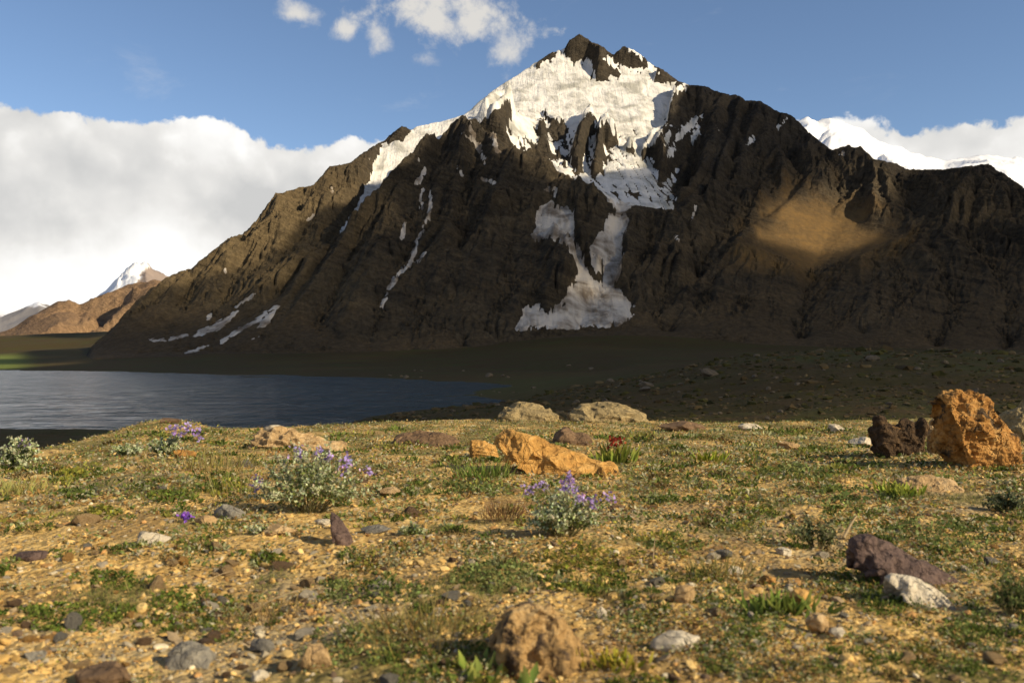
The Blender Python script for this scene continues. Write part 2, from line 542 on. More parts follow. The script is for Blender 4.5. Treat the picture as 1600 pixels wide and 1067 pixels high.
STREAM = [(950, 312), (990, 318), (978, 328), (975, 336), (982, 346), (978, 360), (970, 375), (970, 386), (974, 400), (972, 420), (965, 432), (956, 446), (966, 456), (980, 470),
          (990, 478), (984, 485), (990, 493), (970, 506), (935, 511), (915, 508), (905, 514), (885, 514), (860, 512), (840, 514), (804, 516), (812, 503), (820, 494), (817, 485),
          (826, 480), (838, 477), (850, 485), (853, 493), (864, 482), (880, 472), (888, 462), (890, 450), (900, 437), (907, 428), (905, 420), (903, 410), (897, 398), (890, 392),
          (895, 389), (880, 381), (870, 376), (860, 372), (846, 370), (838, 377), (830, 366), (840, 355), (838, 340), (845, 325), (863, 315), (870, 322), (886, 325), (895, 333),
          (895, 345), (896, 360), (893, 370), (901, 385), (909, 394), (918, 390), (930, 380), (935, 368), (945, 352), (950, 345), (951, 337), (960, 333), (959, 326)]
ISLANDS = [
    [(836, 108), (840, 97), (850, 84), (862, 78), (869, 84), (866, 92), (852, 95), (845, 103), (841, 109)],
    [(880, 84), (886, 68), (900, 48), (912, 48), (930, 60), (950, 72), (968, 88), (968, 94), (956, 92), (948, 88), (942, 94), (950, 100), (956, 106), (962, 110), (971, 117), (967, 121),
     (952, 122), (945, 128), (931, 128), (928, 118), (924, 105), (918, 95), (905, 98), (894, 98), (884, 92)],
    [(957, 90), (966, 80), (974, 70), (984, 82), (1002, 94), (1016, 106), (1012, 109), (990, 108), (974, 104), (962, 97)],
    [(1002, 84), (1030, 96), (1066, 126), (1068, 132), (1050, 130), (1034, 131), (1021, 129), (1026, 118), (1031, 113), (1018, 99)],
    [(846, 174), (852, 178), (858, 184), (868, 190), (880, 192), (884, 198), (882, 210), (876, 218), (865, 224), (860, 214), (856, 205), (858, 195), (850, 186)],
    [(841, 191), (849, 186), (854, 196), (853, 210), (857, 222), (861, 235), (862, 250), (850, 256), (838, 252), (836, 235), (842, 220), (840, 205)],
    [(922, 176), (912, 188), (903, 200), (898, 215), (893, 230), (890, 245), (892, 260), (902, 274), (910, 270), (912, 255), (918, 235), (924, 219), (930, 217), (930, 235),
     (926, 255), (920, 272), (926, 281), (936, 275), (943, 262), (946, 245), (944, 228), (950, 231), (965, 229), (968, 225), (960, 212), (952, 196), (945, 190), (940, 200), (938, 206), (932, 198), (930, 185)],
    [(974, 230), (985, 231), (996, 236), (990, 241), (978, 240)],
    [(999, 243), (1012, 231), (1022, 222), (1031, 217), (1035, 223), (1028, 232), (1020, 240), (1016, 247), (1004, 253)],
    [(872, 228), (876, 228), (875, 246), (871, 250)], [(880, 255), (886, 256), (884, 264), (878, 262)],
    [(910, 396), (917, 392), (923, 400), (925, 413), (931, 424), (938, 424), (942, 408), (945, 430), (938, 445), (930, 442), (919, 430), (911, 414)],
]
STREAKS_TOP = [[(1048, 193), (1052, 200), (1048, 215), (1040, 228), (1036, 226), (1042, 208)], [(1092, 181), (1101, 179), (1087, 195), (1071, 211), (1056, 223), (1051, 227), (1058, 209), (1069, 195)],
               [(1090, 194), (1098, 203), (1091, 215), (1085, 226), (1080, 225), (1083, 207)], [(1044, 233), (1056, 230), (1052, 243), (1045, 250), (1039, 246)],
               [(1181, 209), (1178, 218), (1171, 228), (1166, 227), (1172, 215)], [(1229, 184), (1222, 196), (1213, 203), (1221, 190)]]
LEFT_PATCH = [[(375, 482), (368, 492), (358, 503), (343, 516), (328, 521), (301, 528), (310, 517), (330, 508), (350, 498), (362, 488)],
              [(438, 475), (427, 495), (413, 511), (401, 513), (408, 500), (420, 487)]]
THIN = [([(664, 262), (660, 275), (651, 286)], 7), ([(660, 297), (655, 312), (661, 326)], 4), ([(672, 300), (673, 320), (668, 340), (660, 358), (653, 372), (649, 392), (641, 412)], 5),
        ([(647, 392), (641, 412)], 8), ([(641, 412), (628, 424), (620, 432), (612, 444), (608, 450)], 8), ([(605, 457), (603, 467)], 4), ([(601, 470), (593, 489)], 6), ([(664, 395), (655, 408), (643, 413)], 3),
        ([(632, 351), (629, 362), (627, 373)], 6), ([(734, 198), (741, 216)], 6), ([(744, 222), (749, 234), (757, 254)], 6), ([(722, 209), (736, 216), (752, 228)], 5), ([(771, 212), (774, 226), (779, 237)], 9),
        ([(753, 279), (771, 286)], 5), ([(715, 262), (722, 275)], 4), ([(404, 456), (386, 468), (368, 480)], 4), ([(323, 499), (332, 490)], 6), ([(234, 531), (258, 531)], 4), ([(266, 530), (295, 523)], 5),
        ([(432, 478), (402, 500), (376, 515), (346, 533)], 6), ([(394, 530), (406, 524)], 3), ([(290, 552), (326, 540)], 4), ([(1087, 323), (1080, 346)], 4), ([(1057, 372), (1061, 377)], 6),
        ([(853, 297), (868, 294)], 6), ([(868, 304), (870, 312)], 4), ([(350, 415), (353, 425)], 3), ([(480, 345), (490, 336)], 4), ([(518, 292), (519, 302)], 4), ([(576, 246), (573, 254)], 6), ([(1312, 242), (1318, 240)], 6),
        ([(640, 232), (655, 250)], 2), ([(1115, 195), (1125, 205)], 2), ([(1010, 275), (1040, 290)], 3), ([(842, 475), (841, 490)], 3)]


def union(sds):
    r = sds[0]
    for q in sds[1:]:
        r = np.maximum(r, q)
    return r


isl = union([poly_sd(rx, ry, P) for P in ISLANDS])
sd_field = np.minimum(poly_sd(rx, ry, FIELD), -isl)
sd_stream = np.minimum(poly_sd(rx, ry, STREAM), -isl)
sd_right = union([poly_sd(rx, ry, P) for P in STREAKS_TOP])
sd_thin = union([poly_sd(rx, ry, P) for P in LEFT_PATCH] + [line_sd(rx, ry, P, wd) for P, wd in THIN])


def survey(raster, Z):
    return bilin(raster, rows(Z) / 2.0, PX / 2.0)


cr = np.array(CREST_L[::-1][2:] + CREST_R[1:8] + CREST_2[1:6])
YMIN = np.interp(PX, cr[:, 0], cr[:, 2]) + 6.0


def snow_fields(Z):
    f = survey(sd_field, Z); f = np.where(GY > YMIN, f, -30.0)
    s = survey(sd_stream, Z); s = np.where(GY < YMIN + 120, s, -30.0)
    r_ = survey(sd_right, Z); t = survey(sd_thin, Z)
    return f, s, r_, t


# the far side of the crest falls away
sk = np.array(SKYLINE)
SKY_Y = np.interp(PX, sk[:, 0], sk[:, 2]); SKY_Z = ZC + (HY - np.interp(PX, sk[:, 0], sk[:, 1])) / FPX * SKY_Y
def far_side(Z):
    return np.where(GY > SKY_Y + 12, np.minimum(Z, SKY_Z - 0.55 * (GY - SKY_Y)), Z)
base = far_side(base)
f0, s0, r0, t0 = snow_fields(base)
icy = smooth(blur(np.maximum(f0, s0), 2), -9, 2)
crag = smooth(survey(isl, base), -2, 9) * icy
# rock relief: broad ribs, gullies and crags; broad terms fade near the surveyed crests so the outline stays
mask = np.zeros((NV, NU))
for L in lines[:4]:
    L = np.asarray(L)
    t = np.linspace(0, len(L) - 1, 3000)
    c = np.rint(np.interp(t, np.arange(len(L)), L[:, 0]) * (NU - 1)).astype(int); r = np.rint(np.interp(t, np.arange(len(L)), L[:, 1]) * (NV - 1)).astype(int)
    ok = (c >= 0) & (c < NU) & (r >= 0) & (r < NV)
    mask[r[ok], c[ok]] = 1
near_crest = np.clip(blur(mask, 40) * 9, 0, 1)
gyy, gxx = np.gradient(base, 5.0)
slope = np.hypot(gxx, gyy)
steep = smooth(blur(slope, 4), 0.25, 0.75) * smooth(PX, 135, 230)
wx = GX + 40 * fbm2(GX / 260, GY / 260, 3, 90)
wy = GY + 40 * fbm2(GX / 260 + 9, GY / 260, 3, 91)
rock = (1 - icy)
edge0 = np.minimum(np.arange(NV)[:, None], NV - 1 - np.arange(NV)[:, None]) * np.ones((1, NU))
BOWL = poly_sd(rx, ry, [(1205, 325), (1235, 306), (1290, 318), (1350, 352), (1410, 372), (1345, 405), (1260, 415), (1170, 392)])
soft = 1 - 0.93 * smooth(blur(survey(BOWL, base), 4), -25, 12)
base = far_side(base + (0.6 + 1.2 * smooth(PX, 560, 700)) * rock * (1 - near_crest) * soft * smooth(edge0, 10, 60) * np.clip(base - blur(base, 220), -60, 60))
rug = 0.42 + 0.58 * smooth(base + 120 * fbm2(GX / 500, GY / 500, 2, 88), 160, 520)
dip = GX * 0.55 + GY                                       # ribs run obliquely down the faces
H = base + steep * rock * rug * (1 - 0.9 * near_crest) * soft * 60 * ridged2((wx - 0.45 * (wy - 3000)) / 300, wy / 900, 3, 5)
H += steep * rock * rug * (1 - 0.9 * near_crest) * soft * 22 * ridged2((wx - 0.4 * (wy - 3000)) / 85, wy / 260, 4, 31)
H += crag * (1 - 0.85 * near_crest) * (12 + 16 * ridged2(GX / 60, GY / 110, 3, 71))
H += icy * (4 * fbm2(GX / 120, GY / 300, 3, 61) + 1.2 * ridged2(GX / 22, GY / 260, 2, 66))
He = erode(H, 5.0, 60000, 120, 9)
edge = np.minimum(np.minimum(np.arange(NV)[:, None], NV - 1 - np.arange(NV)[:, None]), np.minimum(np.arange(NU)[None, :], NU - 1 - np.arange(NU)[None, :]))
H = H + (He - H) * (0.15 + 0.85 * rock) * smooth(edge, 14, 40) * (0.12 + 0.88 * soft) * (1 - 0.75 * near_crest) * (0.25 + 0.75 * smooth(steep, 0.05, 0.5))
H = np.where(soft < 0.5, blur(H, 5), H)
# bedding: the rock stands out in tilted ledges, most clearly on the left ridge and the right massif
bed = (H + 0.30 * GX - 0.10 * GY + 10 * fbm2(GX / 300, GY / 300, 3, 77)) / 30.0
ledge = np.abs((bed % 1.0) - 0.5) * 2
H += soft * steep * rock * rug * 5.0 * (smooth(ledge, 0.25, 0.75) - 0.5) * (0.35 + 0.65 * smooth(fbm2(GX / 400, GY / 400, 2, 78), -0.3, 0.4)) * (1 - 0.5 * near_crest)
H += soft * steep * rock * rug * (1 - 0.55 * near_crest) * (4.6 * ridged2(wx / 34, wy / 60, 3, 41, 0.6))
H += rock * (0.25 + 0.75 * steep * rug) * (1 - 0.3 * near_crest) * (0.3 + 0.7 * soft) * 2.2 * fbm2(GX / 15, GY / 20, 2, 47)
H = np.minimum(far_side(H), ZC + (SKY_Z - ZC) / SKY_Y * GY + 5.0 + 6.0 * fbm2(GX / 26, GY / 40, 3, 150, 0.7))
H = H - 70 * (1 - smooth(GY, 2080, 2210)) - 110 * smooth(-PX, -150, -85)
f1, s1, r1, t1 = snow_fields(H)
jag = 2.8 * fbm2(GX / 19, GY / 30, 3, 101, 0.7) + 1.2 * fbm2(GX / 45, GY / 70, 2, 104)
gyy, gxx = np.gradient(H, 5.0)
curv = H - blur(H, 6)
hold = np.clip(-curv * 0.45, -3.0, 2.5)                       # snow fills hollows, crags stick out
rib = smooth(ridged2((GX + 0.15 * GY) / 40, GY / 300, 2, 111, 0.6), 0.95, 1.35) * smooth(rows(H), 175, 225) + 0.5 * smooth(ridged2(GX / 30, GY / 200, 2, 115, 0.6), 1.15, 1.4)
sn_f = np.minimum(f1, 12) + jag * 1.1 + hold - 15 * rib * smooth(PX, 770, 820)
sn_s = np.minimum(s1, 9) + 1.6 + jag * 0.8 + hold * 0.45 - 7 * smooth(ridged2((GX - 0.1 * GY) / 34, GY / 260, 2, 117, 0.6), 1.0, 1.35)
sn_r = r1 + jag * 1.0 + hold
sn_t = t1 + jag * 0.8 + hold * 0.45 - 0.3
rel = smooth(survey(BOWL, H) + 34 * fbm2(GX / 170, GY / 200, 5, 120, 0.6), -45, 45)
scree = np.clip((1 - smooth(np.hypot(gxx, gyy), 0.45, 0.95)) * 0.8 + 1.2 * rel, 0, 1)
high = smooth(H + 120 * fbm2(GX / 400, GY / 400, 3, 121), 560, 950)


def rock_material(name, dark, mid, light, screec, scale=1.0):
    mt, k = new_mat(name)
    co = k.obj()
    n1 = k.noise(co, 0.004 * scale, 6.0, 0.6, 0.3)
    n2 = k.noise(co, 0.03 * scale, 7.0, 0.65)
    n3 = k.noise(co, 0.14 * scale, 4.0, 0.7)
    warp = k.m('MULTIPLY', k.noise(co, 0.006 * scale, 3.0), 46.0)
    sx = k.n('ShaderNodeSeparateXYZ'); k.put(sx.inputs[0], co)
    bedv = k.m('ADD', k.m('ADD', sx.outputs[2], k.m('MULTIPLY', sx.outputs[0], 0.34)), warp)
    cx = k.n('ShaderNodeCombineXYZ'); k.put(cx.inputs[2], k.m('MULTIPLY', bedv, 0.06 * scale))
    k.put(cx.inputs[0], k.m('MULTIPLY', sx.outputs[0], 0.0016 * scale)); k.put(cx.inputs[1], k.m('MULTIPLY', sx.outputs[1], 0.0016 * scale))
    strata = k.noise(cx.outputs[0], 1.0, 5.0, 0.7)
    c = k.ramp(k.m('ADD', k.m('MULTIPLY', n1, 0.5), k.m('MULTIPLY', n2, 0.5)), [(0.36, dark), (0.52, mid), (0.68, light)])
    c = k.mix(k.step(strata, 0.42, 0.64, 0.0, 0.55), c, k.mix(n3, mid, light))
    sc = k.mix(n2, screec, tuple(v * 0.62 for v in screec))
    c = k.mix(k.m('MULTIPLY', k.attr('scree'), k.step(n2, 0.3, 0.6, 0.55, 1.0)), c, sc)
    c = k.mix(k.m('MULTIPLY', k.attr('high'), 0.75), c, k.mix(n2, (0.014, 0.012, 0.010), (0.070, 0.057, 0.041)))
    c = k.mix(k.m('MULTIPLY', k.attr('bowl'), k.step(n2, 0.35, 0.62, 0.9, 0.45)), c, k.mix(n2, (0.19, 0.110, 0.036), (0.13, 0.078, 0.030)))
    c = k.mix(k.m('MULTIPLY', k.attr('warm'), 0.6), c, k.mix(strata, (0.045, 0.033, 0.018), (0.22, 0.155, 0.075)))
    fine = k.noise(co, 0.07 * scale, 6.0, 0.75, 0.6)
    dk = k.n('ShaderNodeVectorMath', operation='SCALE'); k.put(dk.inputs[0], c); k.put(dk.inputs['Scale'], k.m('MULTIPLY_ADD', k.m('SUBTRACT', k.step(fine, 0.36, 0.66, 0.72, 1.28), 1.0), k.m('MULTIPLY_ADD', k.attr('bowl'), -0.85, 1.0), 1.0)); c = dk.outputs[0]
    h = k.m('ADD', k.m('ADD', k.m('MULTIPLY', n2, 7.0), k.m('MULTIPLY', n3, 3.0)), k.m('MULTIPLY', strata, 6.0))
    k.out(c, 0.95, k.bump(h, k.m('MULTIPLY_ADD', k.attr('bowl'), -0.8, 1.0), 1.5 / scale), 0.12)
    return mt


def snow_material(name, clean, dirty, dirt_lo, dirt_hi, flute=0.09):
    mt, k = new_mat(name)
    co = k.obj()
    st = k.noise(k.mapping(co, (flute * 0.6, 0.005, 0.005)), 1.0, 6.0, 0.62, 0.5)
    st2 = k.noise(k.mapping(co, (flute * 2.0, 0.012, 0.012)), 1.0, 4.0, 0.6, 0.6)
    n = k.noise(co, 0.011, 6.0, 0.6, 0.4)
    f = k.m('ADD', k.m('MULTIPLY', n, 0.82), k.m('MULTIPLY', st, 0.18))
    c = k.mix(k.step(f, dirt_lo, dirt_hi), clean, dirty)
    c = k.mix(k.m('MULTIPLY', k.step(st2, 0.60, 0.70), k.step(n, 0.50, 0.66, 0.0, 0.6)), c, tuple(v * 0.45 for v in dirty))
    h = k.m('ADD', k.m('ADD', k.m('MULTIPLY', st, 8.0), k.m('MULTIPLY', st2, 2.5)), k.m('MULTIPLY', n, 34.0))
    k.out(c, 0.75, k.bump(h, 0.7, 1.0), 0.3)
    return mt


M_rock = rock_material('mountain_rock', (0.018, 0.014, 0.010), (0.050, 0.039, 0.025), (0.125, 0.092, 0.052), (0.120, 0.080, 0.038))
M_snow = snow_material('snow_fluted', (0.70, 0.665, 0.61), (0.34, 0.325, 0.28), 0.43, 0.66)  # grey patches carry shading on the snow as well as dirt
M_ice = snow_material('glacier_ice_dirty', (0.60, 0.525, 0.43), (0.16, 0.12, 0.08), 0.40, 0.62, 0.08)

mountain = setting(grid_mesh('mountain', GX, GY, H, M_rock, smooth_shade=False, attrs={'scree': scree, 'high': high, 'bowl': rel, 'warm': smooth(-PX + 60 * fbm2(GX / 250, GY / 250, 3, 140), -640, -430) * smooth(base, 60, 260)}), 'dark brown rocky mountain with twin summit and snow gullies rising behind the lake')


def snow_sheet(name, sdv, mat, thick, label, box=None):
    """a sheet of snow lying on the rock, thinning to nothing at its edge where it dips under the rock"""
    on = sdv > -2.5
    if box is not None:
        on &= box
    c = on[:-1, :-1] | on[1:, :-1] | on[:-1, 1:] | on[1:, 1:]
    Z = H + np.clip(sdv * 0.8, -2.5, thick) + np.clip(sdv, 0, 1) * thick * 0.25 * ridged2(GX / 24, GY / 300, 2, 130)
    o = grid_mesh(name, GX, GY, Z, mat, None, c, True, mountain)
    o['label'] = label
    return o


LOWER = rows(H)
snow_sheet('snowfield', sn_f, M_snow, 3.2, 'fluted white snowfield hanging below the twin rock summit')
snow_sheet('glacier', sn_s, M_ice, 3.5, 'grey dirty glacier squeezing through the narrows to a fan at the foot')
snow_sheet('snow_streak', sn_r, M_snow, 1.8, 'thin white snow streaks on the right shoulder of the summit')
snow_sheet('snow_gully', sn_t, M_ice, 1.6, 'thin snow patches and gully streaks on the dark slopes')

# ================================================================== LAND all round, out to the horizon
mt, k = new_mat('distant_land')
k.out(k.ramp(k.noise(k.obj(), 0.002, 6.0, 0.6), [(0.35, (0.10, 0.075, 0.04)), (0.65, (0.16, 0.12, 0.065))]), 0.95, None, 0.1)
aa, rr = np.meshgrid(np.linspace(0, 2 * np.pi, 97), np.array([0.0, 500, 2000, 5000, 10000, 20000, 45000.0]))
setting(grid_mesh('land', rr * np.cos(aa), rr * np.sin(aa), np.full(aa.shape, -40.0), mt), 'brown land reaching to the horizon')

# ================================================================== FAR RANGES
def far_range(name, sky_pts, dist, width, rows_, cols, seed, mat, amp, label, snow=None, back=0.8, foot_row=556):
    P = np.array(sky_pts, float)
    px = np.linspace(P[0, 0], P[-1, 0], cols)
    top = ZC + (HY - np.interp(px, P[:, 0], P[:, 1])) / FPX * dist
    t = np.linspace(0, 1, rows_)
    T = t[:, None] * np.ones((1, cols))
    Yr = dist - width + T * width * (1 + back)
    U = ((px - CX) / FPX)[None, :] * np.ones((rows_, 1))
    Xr = U * Yr
    crest = 1 / (1 + back)
    prof = np.where(T < crest, (T / crest) ** 1.25, np.maximum(1 - (T - crest) / (1 - crest), 0))
    foot = ZC + (HY - foot_row) / FPX * (dist - width)
    L = width / 3.0
    sc = np.clip(1 - np.abs(T - crest) * 6, 0, 1)
    Z = foot + (top[None, :] - foot) * prof
    en = np.sin(np.pi * np.clip(T / crest, 0, 1)) * (top[None, :] - foot)
    Z = Z + amp * en * ridged2(Xr / L + 0.5 * fbm2(Yr / L, Xr / L, 2, seed + 8), Yr / (L * 2.4), 6, seed, 0.52)
    Z = Z + amp * 0.12 * (top[None, :] - foot) * sc * ridged2(Xr / (L * 0.35), Yr / L, 4, seed + 3, 0.6)
    gy_, gx_ = np.gradient(Z)
    at = {'scree': np.full(Z.shape, 0.35)}
    if snow is not None:
        pr = HY - FPX * (Z - ZC) / Yr
        at['snow'] = smooth(snow(CX + U * FPX, pr) + 0.35 * fbm2(Xr / (L * 0.25), Yr / (L * 0.5), 4, seed + 5), -0.06, 0.06)
    o = setting(grid_mesh(name, Xr, Yr, Z, mat, at), label)
    return o


def alpine_material(name, rockc, snowc, scale):
    mt, k = new_mat(name)
    co = k.obj()
    n = k.noise(co, 0.004 * scale, 7.0, 0.65, 0.3)
    c = k.mix(n, rockc, tuple(v * 0.5 for v in rockc))
    c = k.mix(k.attr('snow'), c, snowc)
    k.out(c, 0.9, k.bump(k.m('MULTIPLY', n, 60.0), 0.6, 1.0), 0.2)
    return mt


M_fbrown = rock_material('far_brown_slopes', (0.12, 0.075, 0.045), (0.22, 0.135, 0.075), (0.36, 0.23, 0.12), (0.30, 0.185, 0.095), 0.5)
M_fpale = alpine_material('far_pale_rock', (0.36, 0.28, 0.23), (0.85, 0.84, 0.83), 0.4)
M_fgrey = alpine_material('far_grey_rock', (0.33, 0.30, 0.28), (0.80, 0.80, 0.82), 0.3)
M_fsnow = alpine_material('far_snow', (0.20, 0.17, 0.15), (0.86, 0.85, 0.84), 0.5)
far_range('brown_range', [(-220, 540), (-100, 530), (0, 520), (25, 512), (45, 500), (70, 486), (90, 475), (110, 473), (124, 479), (150, 469), (190, 453), (206, 446), (226, 443), (242, 441), (262, 446), (310, 462), (380, 500)],
          9000, 3000, 100, 240, 201, M_fbrown, 0.22, 'sunlit orange brown range at the far end of the lake')
far_range('snowy_peak', [(40, 505), (90, 488), (120, 478), (150, 466), (166, 455), (178, 442), (190, 430), (203, 418), (214, 412), (219, 415), (228, 410), (238, 421), (258, 432), (285, 440), (330, 462), (380, 490)],
          13500, 4200, 90, 180, 231, M_fpale, 0.18, 'small snow capped peak behind the brown range',
          lambda px, py: np.minimum((228 - px) / 26.0 + (425 - py) / 60.0, 1.5) - 0.2, foot_row=520)
far_range('grey_range', [(-260, 500), (-120, 488), (0, 497), (20, 488), (40, 480), (62, 472), (78, 478), (95, 490), (130, 500), (200, 520)],
          17000, 4800, 70, 130, 251, M_fgrey, 0.16, 'pale grey hazy range on the far left', lambda px, py: (476 - py) / 14.0, foot_row=530)
far_range('white_range', [(-300, 480), (-150, 466), (-40, 474), (0, 476), (25, 480), (60, 484), (120, 500)],
          23000, 5600, 60, 100, 271, M_fgrey, 0.15, 'faint white snow range on the far left horizon', lambda px, py: (492 - py) / 14.0, foot_row=530)
far_range('snow_ridge', [(1120, 250), (1200, 215), (1262, 189), (1276, 196), (1297, 190), (1320, 198), (1338, 202), (1358, 215), (1376, 228), (1400, 233), (1430, 242), (1450, 250), (1475, 256), (1500, 252), (1545, 246), (1600, 252), (1700, 270), (1800, 300)],
          8600, 3200, 100, 220, 301, M_fsnow, 0.12, 'long white snow ridge behind the right shoulder of the mountain', lambda px, py: 0.45 + 0 * px, foot_row=420)

# ================================================================== MIDDLE GROUND AND LAKE
def row_depth(y, z=0.0):
    return (ZC - z) / ((y - HY) / FPX)


MID = []
def mid(*pts):
    MID.append(pts)


def at_z(x, y, z=0.0):
    return (x, y, row_depth(y, z))


far_shore = [at_z(-200, 577), at_z(0, 578), at_z(160, 580), at_z(318, 584.5)]
promontory = [at_z(318, 584.5), at_z(330, 588), at_z(400, 593), at_z(490, 600), at_z(560, 607), at_z(640, 614), at_z(720, 622), at_z(790, 628)]
near_right = [at_z(790, 628), at_z(740, 632), at_z(700, 634), at_z(640, 640), at_z(600, 645), at_z(566, 652), at_z(540, 662), at_z(480, 672), at_z(400, 676), at_z(250, 676)]
near_left = [at_z(250, 676), at_z(130, 672), at_z(0, 668), at_z(-200, 664)]
for L in (far_shore, promontory, near_right, near_left):
    mid(*L)
deep = [(-200, 400), (0, 420), (200, 420), (350, 440), (480, 440), (560, 420), (0, 700), (300, 700), (400, 640), (100, 1100), (-100, 1300), (200, 1150)]
for x, d in deep:
    mid((x, HY + FPX * (ZC + 7) / d, d))
def zline(z, pts):
    mid(*[(x, HY + FPX * (ZC - z) / d, d) for x, d in pts])
zline(30, [(-220, 2700), (0, 2650), (160, 2500)])
mid((-200, 566, 2300), (60, 566, 2250), (140, 562, 2200), (260, 566, 2000), (330, 575, 1650))
mid((-200, 552, 3000), (0, 550, 3000), (60, 543, 3100), (150, 540, 2950), (220, 543, 2700), (300, 556, 2300))
mid((-200, 556, 3400), (150, 552, 3300))
mid((-200, 520, 4800), (0, 524, 4800), (70, 520, 4700), (150, 517, 4600), (230, 512, 4500), (300, 520, 4400))
mid((-200, 560, 5500), (400, 560, 5500), (1000, 560, 5500), (1800, 560, 5500))
mid((360, 580, 1500), (420, 585, 1250), (500, 590, 1050), (640, 595, 900), (800, 605, 690))
mid((420, 566, 1900), (600, 570, 1700), (800, 578, 1300), (950, 582, 1000))
mid((300, 548, 2400), (500, 550, 2330), (700, 543, 2350), (905, 518, 2520), (1000, 516, 2500), (1200, 537, 2360), (1500, 545, 2300), (1800, 545, 2300))
mid((600, 558, 2080), (905, 540, 2150), (1200, 548, 2000), (1500, 550, 1900), (1800, 552, 1900))
mid((1050, 566, 1100), (1300, 560, 1000), (1600, 562, 900), (1800, 562, 900))
# the stony hill on the right, crest and front
mid((800, 630, 400), (860, 616, 340), (930, 603, 310), (1000, 590, 300), (1060, 573, 310), (1120, 560, 320), (1200, 551, 335), (1300, 546, 345), (1450, 547, 345), (1600, 552, 335), (1800, 556, 330))
mid((840, 640, 200), (1000, 632, 170), (1200, 615, 160), (1400, 600, 160), (1600, 595, 160), (1800, 590, 160))
mid((560, 668, 180), (700, 664, 150), (820, 668, 100), (1000, 672, 70), (1250, 672, 62), (1500, 665, 60), (1800, 660, 60))
zline(6.0, [(-220, 150), (0, 150), (200, 160), (400, 170)])
zline(2.2, [(-220, 225), (0, 225), (250, 225)])
zline(13.0, [(-220, 60), (100, 60), (400, 60), (700, 60)])
zline(17.5, [(-260, 22), (400, 22), (800, 22), (1200, 22), (1880, 22)])
MU0, MU1, MYA, MYB = -0.80, 0.80, 20.0, 5200.0
MNU, MNV = 410, 260
mlines = [[(((x - CX) / FPX - MU0) / (MU1 - MU0), math.log(d / MYA) / math.log(MYB / MYA), ZC + (HY - y) / FPX * d) for x, y, d in L] for L in MID]
mh = solve_surface(mlines, None, None, MNV, MNU)
mt_ = np.linspace(0, 1, MNV)[:, None] * np.ones((1, MNU))
mY = MYA * (MYB / MYA) ** mt_
mU = np.linspace(MU0, MU1, MNU)[None, :] * np.ones((MNV, 1))
mX = mU * mY
mh = blur(mh, 2)
farb = smooth(mY, 900, 1900)
mh = mh * (1 - farb) + blur(mh, 26) * farb
land = smooth(mh, -0.5, 3.0)
far_w = smooth(mY, 60, 400)
mh = mh + land * (1.2 * far_w * smooth(-mY, -2200, -1400) * fbm2(mX / 160, mY / 160, 3, 401) + 0.9 * fbm2(mX / 24, mY / 30, 4, 402) * smooth(mY, 25, 60) * smooth(-mY, -700, -400) + 7.0 * smooth(mY, 1900, 3000) * fbm2(mX / 420, mY / 500, 2, 403))


def hill_material():
    mt, k = new_mat('hill_turf')
    co = k.obj()
    n1 = k.noise(co, 0.012, 6.0, 0.6, 0.3)
    n2 = k.noise(co, 0.16, 6.0, 0.7)
    n3 = k.noise(co, 0.9, 5.0, 0.7)
    c = k.ramp(n1, [(0.36, (0.062, 0.038, 0.012)), (0.52, (0.060, 0.046, 0.011)), (0.68, (0.054, 0.058, 0.011))])
    c = k.mix(k.step(n2, 0.45, 0.66), c, (0.080, 0.052, 0.020))
    c = k.mix(k.step(n3, 0.5, 0.62, 0.0, 0.6), c, (0.028, 0.026, 0.011))
    c = k.mix(k.m('MULTIPLY', k.attr('meadow'), 0.9), c, (0.17, 0.22, 0.045))
    h = k.m('ADD', k.m('MULTIPLY', n3, 0.5), k.m('MULTIPLY', n2, 1.0))
    k.out(c, 0.95, k.bump(h, 0.9, 0.8), 0.1)
    return mt


mpx = CX + mU * FPX
meadow = np.clip(0.75 * smooth(-mpx, -70, -5) * smooth(mY, 1700, 1900) * smooth(-mY, -2900, -2500) + 0.10 * smooth(mpx, 480, 620) * smooth(-mpx, -1000, -820) * smooth(-mY, -900, -700) * smooth(mY, 380, 460), 0, 1)
hillside = setting(grid_mesh('hillside', mX, mY, mh, hill_material(), {'meadow': meadow}), 'dark shaded slopes and stony hill between the meadow and the mountain')

mt, k = new_mat('lake_water')
co = k.obj()
w1 = k.noise(k.mapping(co, (0.030, 0.045, 1)), 1.0, 7.0, 0.55, 0.3)
w3 = k.noise(k.mapping(co, (0.004, 0.012, 1)), 1.0, 4.0, 0.6)  # streaky tone noise, stands in for uneven reflections on the water
k.out(k.mix(w3, (0.018, 0.043, 0.054), (0.030, 0.064, 0.076)), 0.18, k.bump(w1, 1.0, 34.0), 0.19)
lu = np.linspace(-0.78, 0.12, 260)[None, :] * np.ones((230, 1))
lY = 200.0 * (2300.0 / 200.0) ** (np.linspace(0, 1, 230)[:, None] * np.ones((1, 260)))
lX = lu * lY
sw = smooth(-lY, -1000, -500)
wave = 0.30 * sw * ridged2(lX / 26 + 0.3 * fbm2(lX / 60, lY / 60, 2, 450), lY / 11, 2, 451, 0.6) + 0.5 * (1 - 0.5 * sw) * ridged2(lX / 120, lY / 60, 2, 455)
setting(grid_mesh('lake', lX, lY, wave * 0.8, mt), 'wind ruffled dark blue mountain lake')

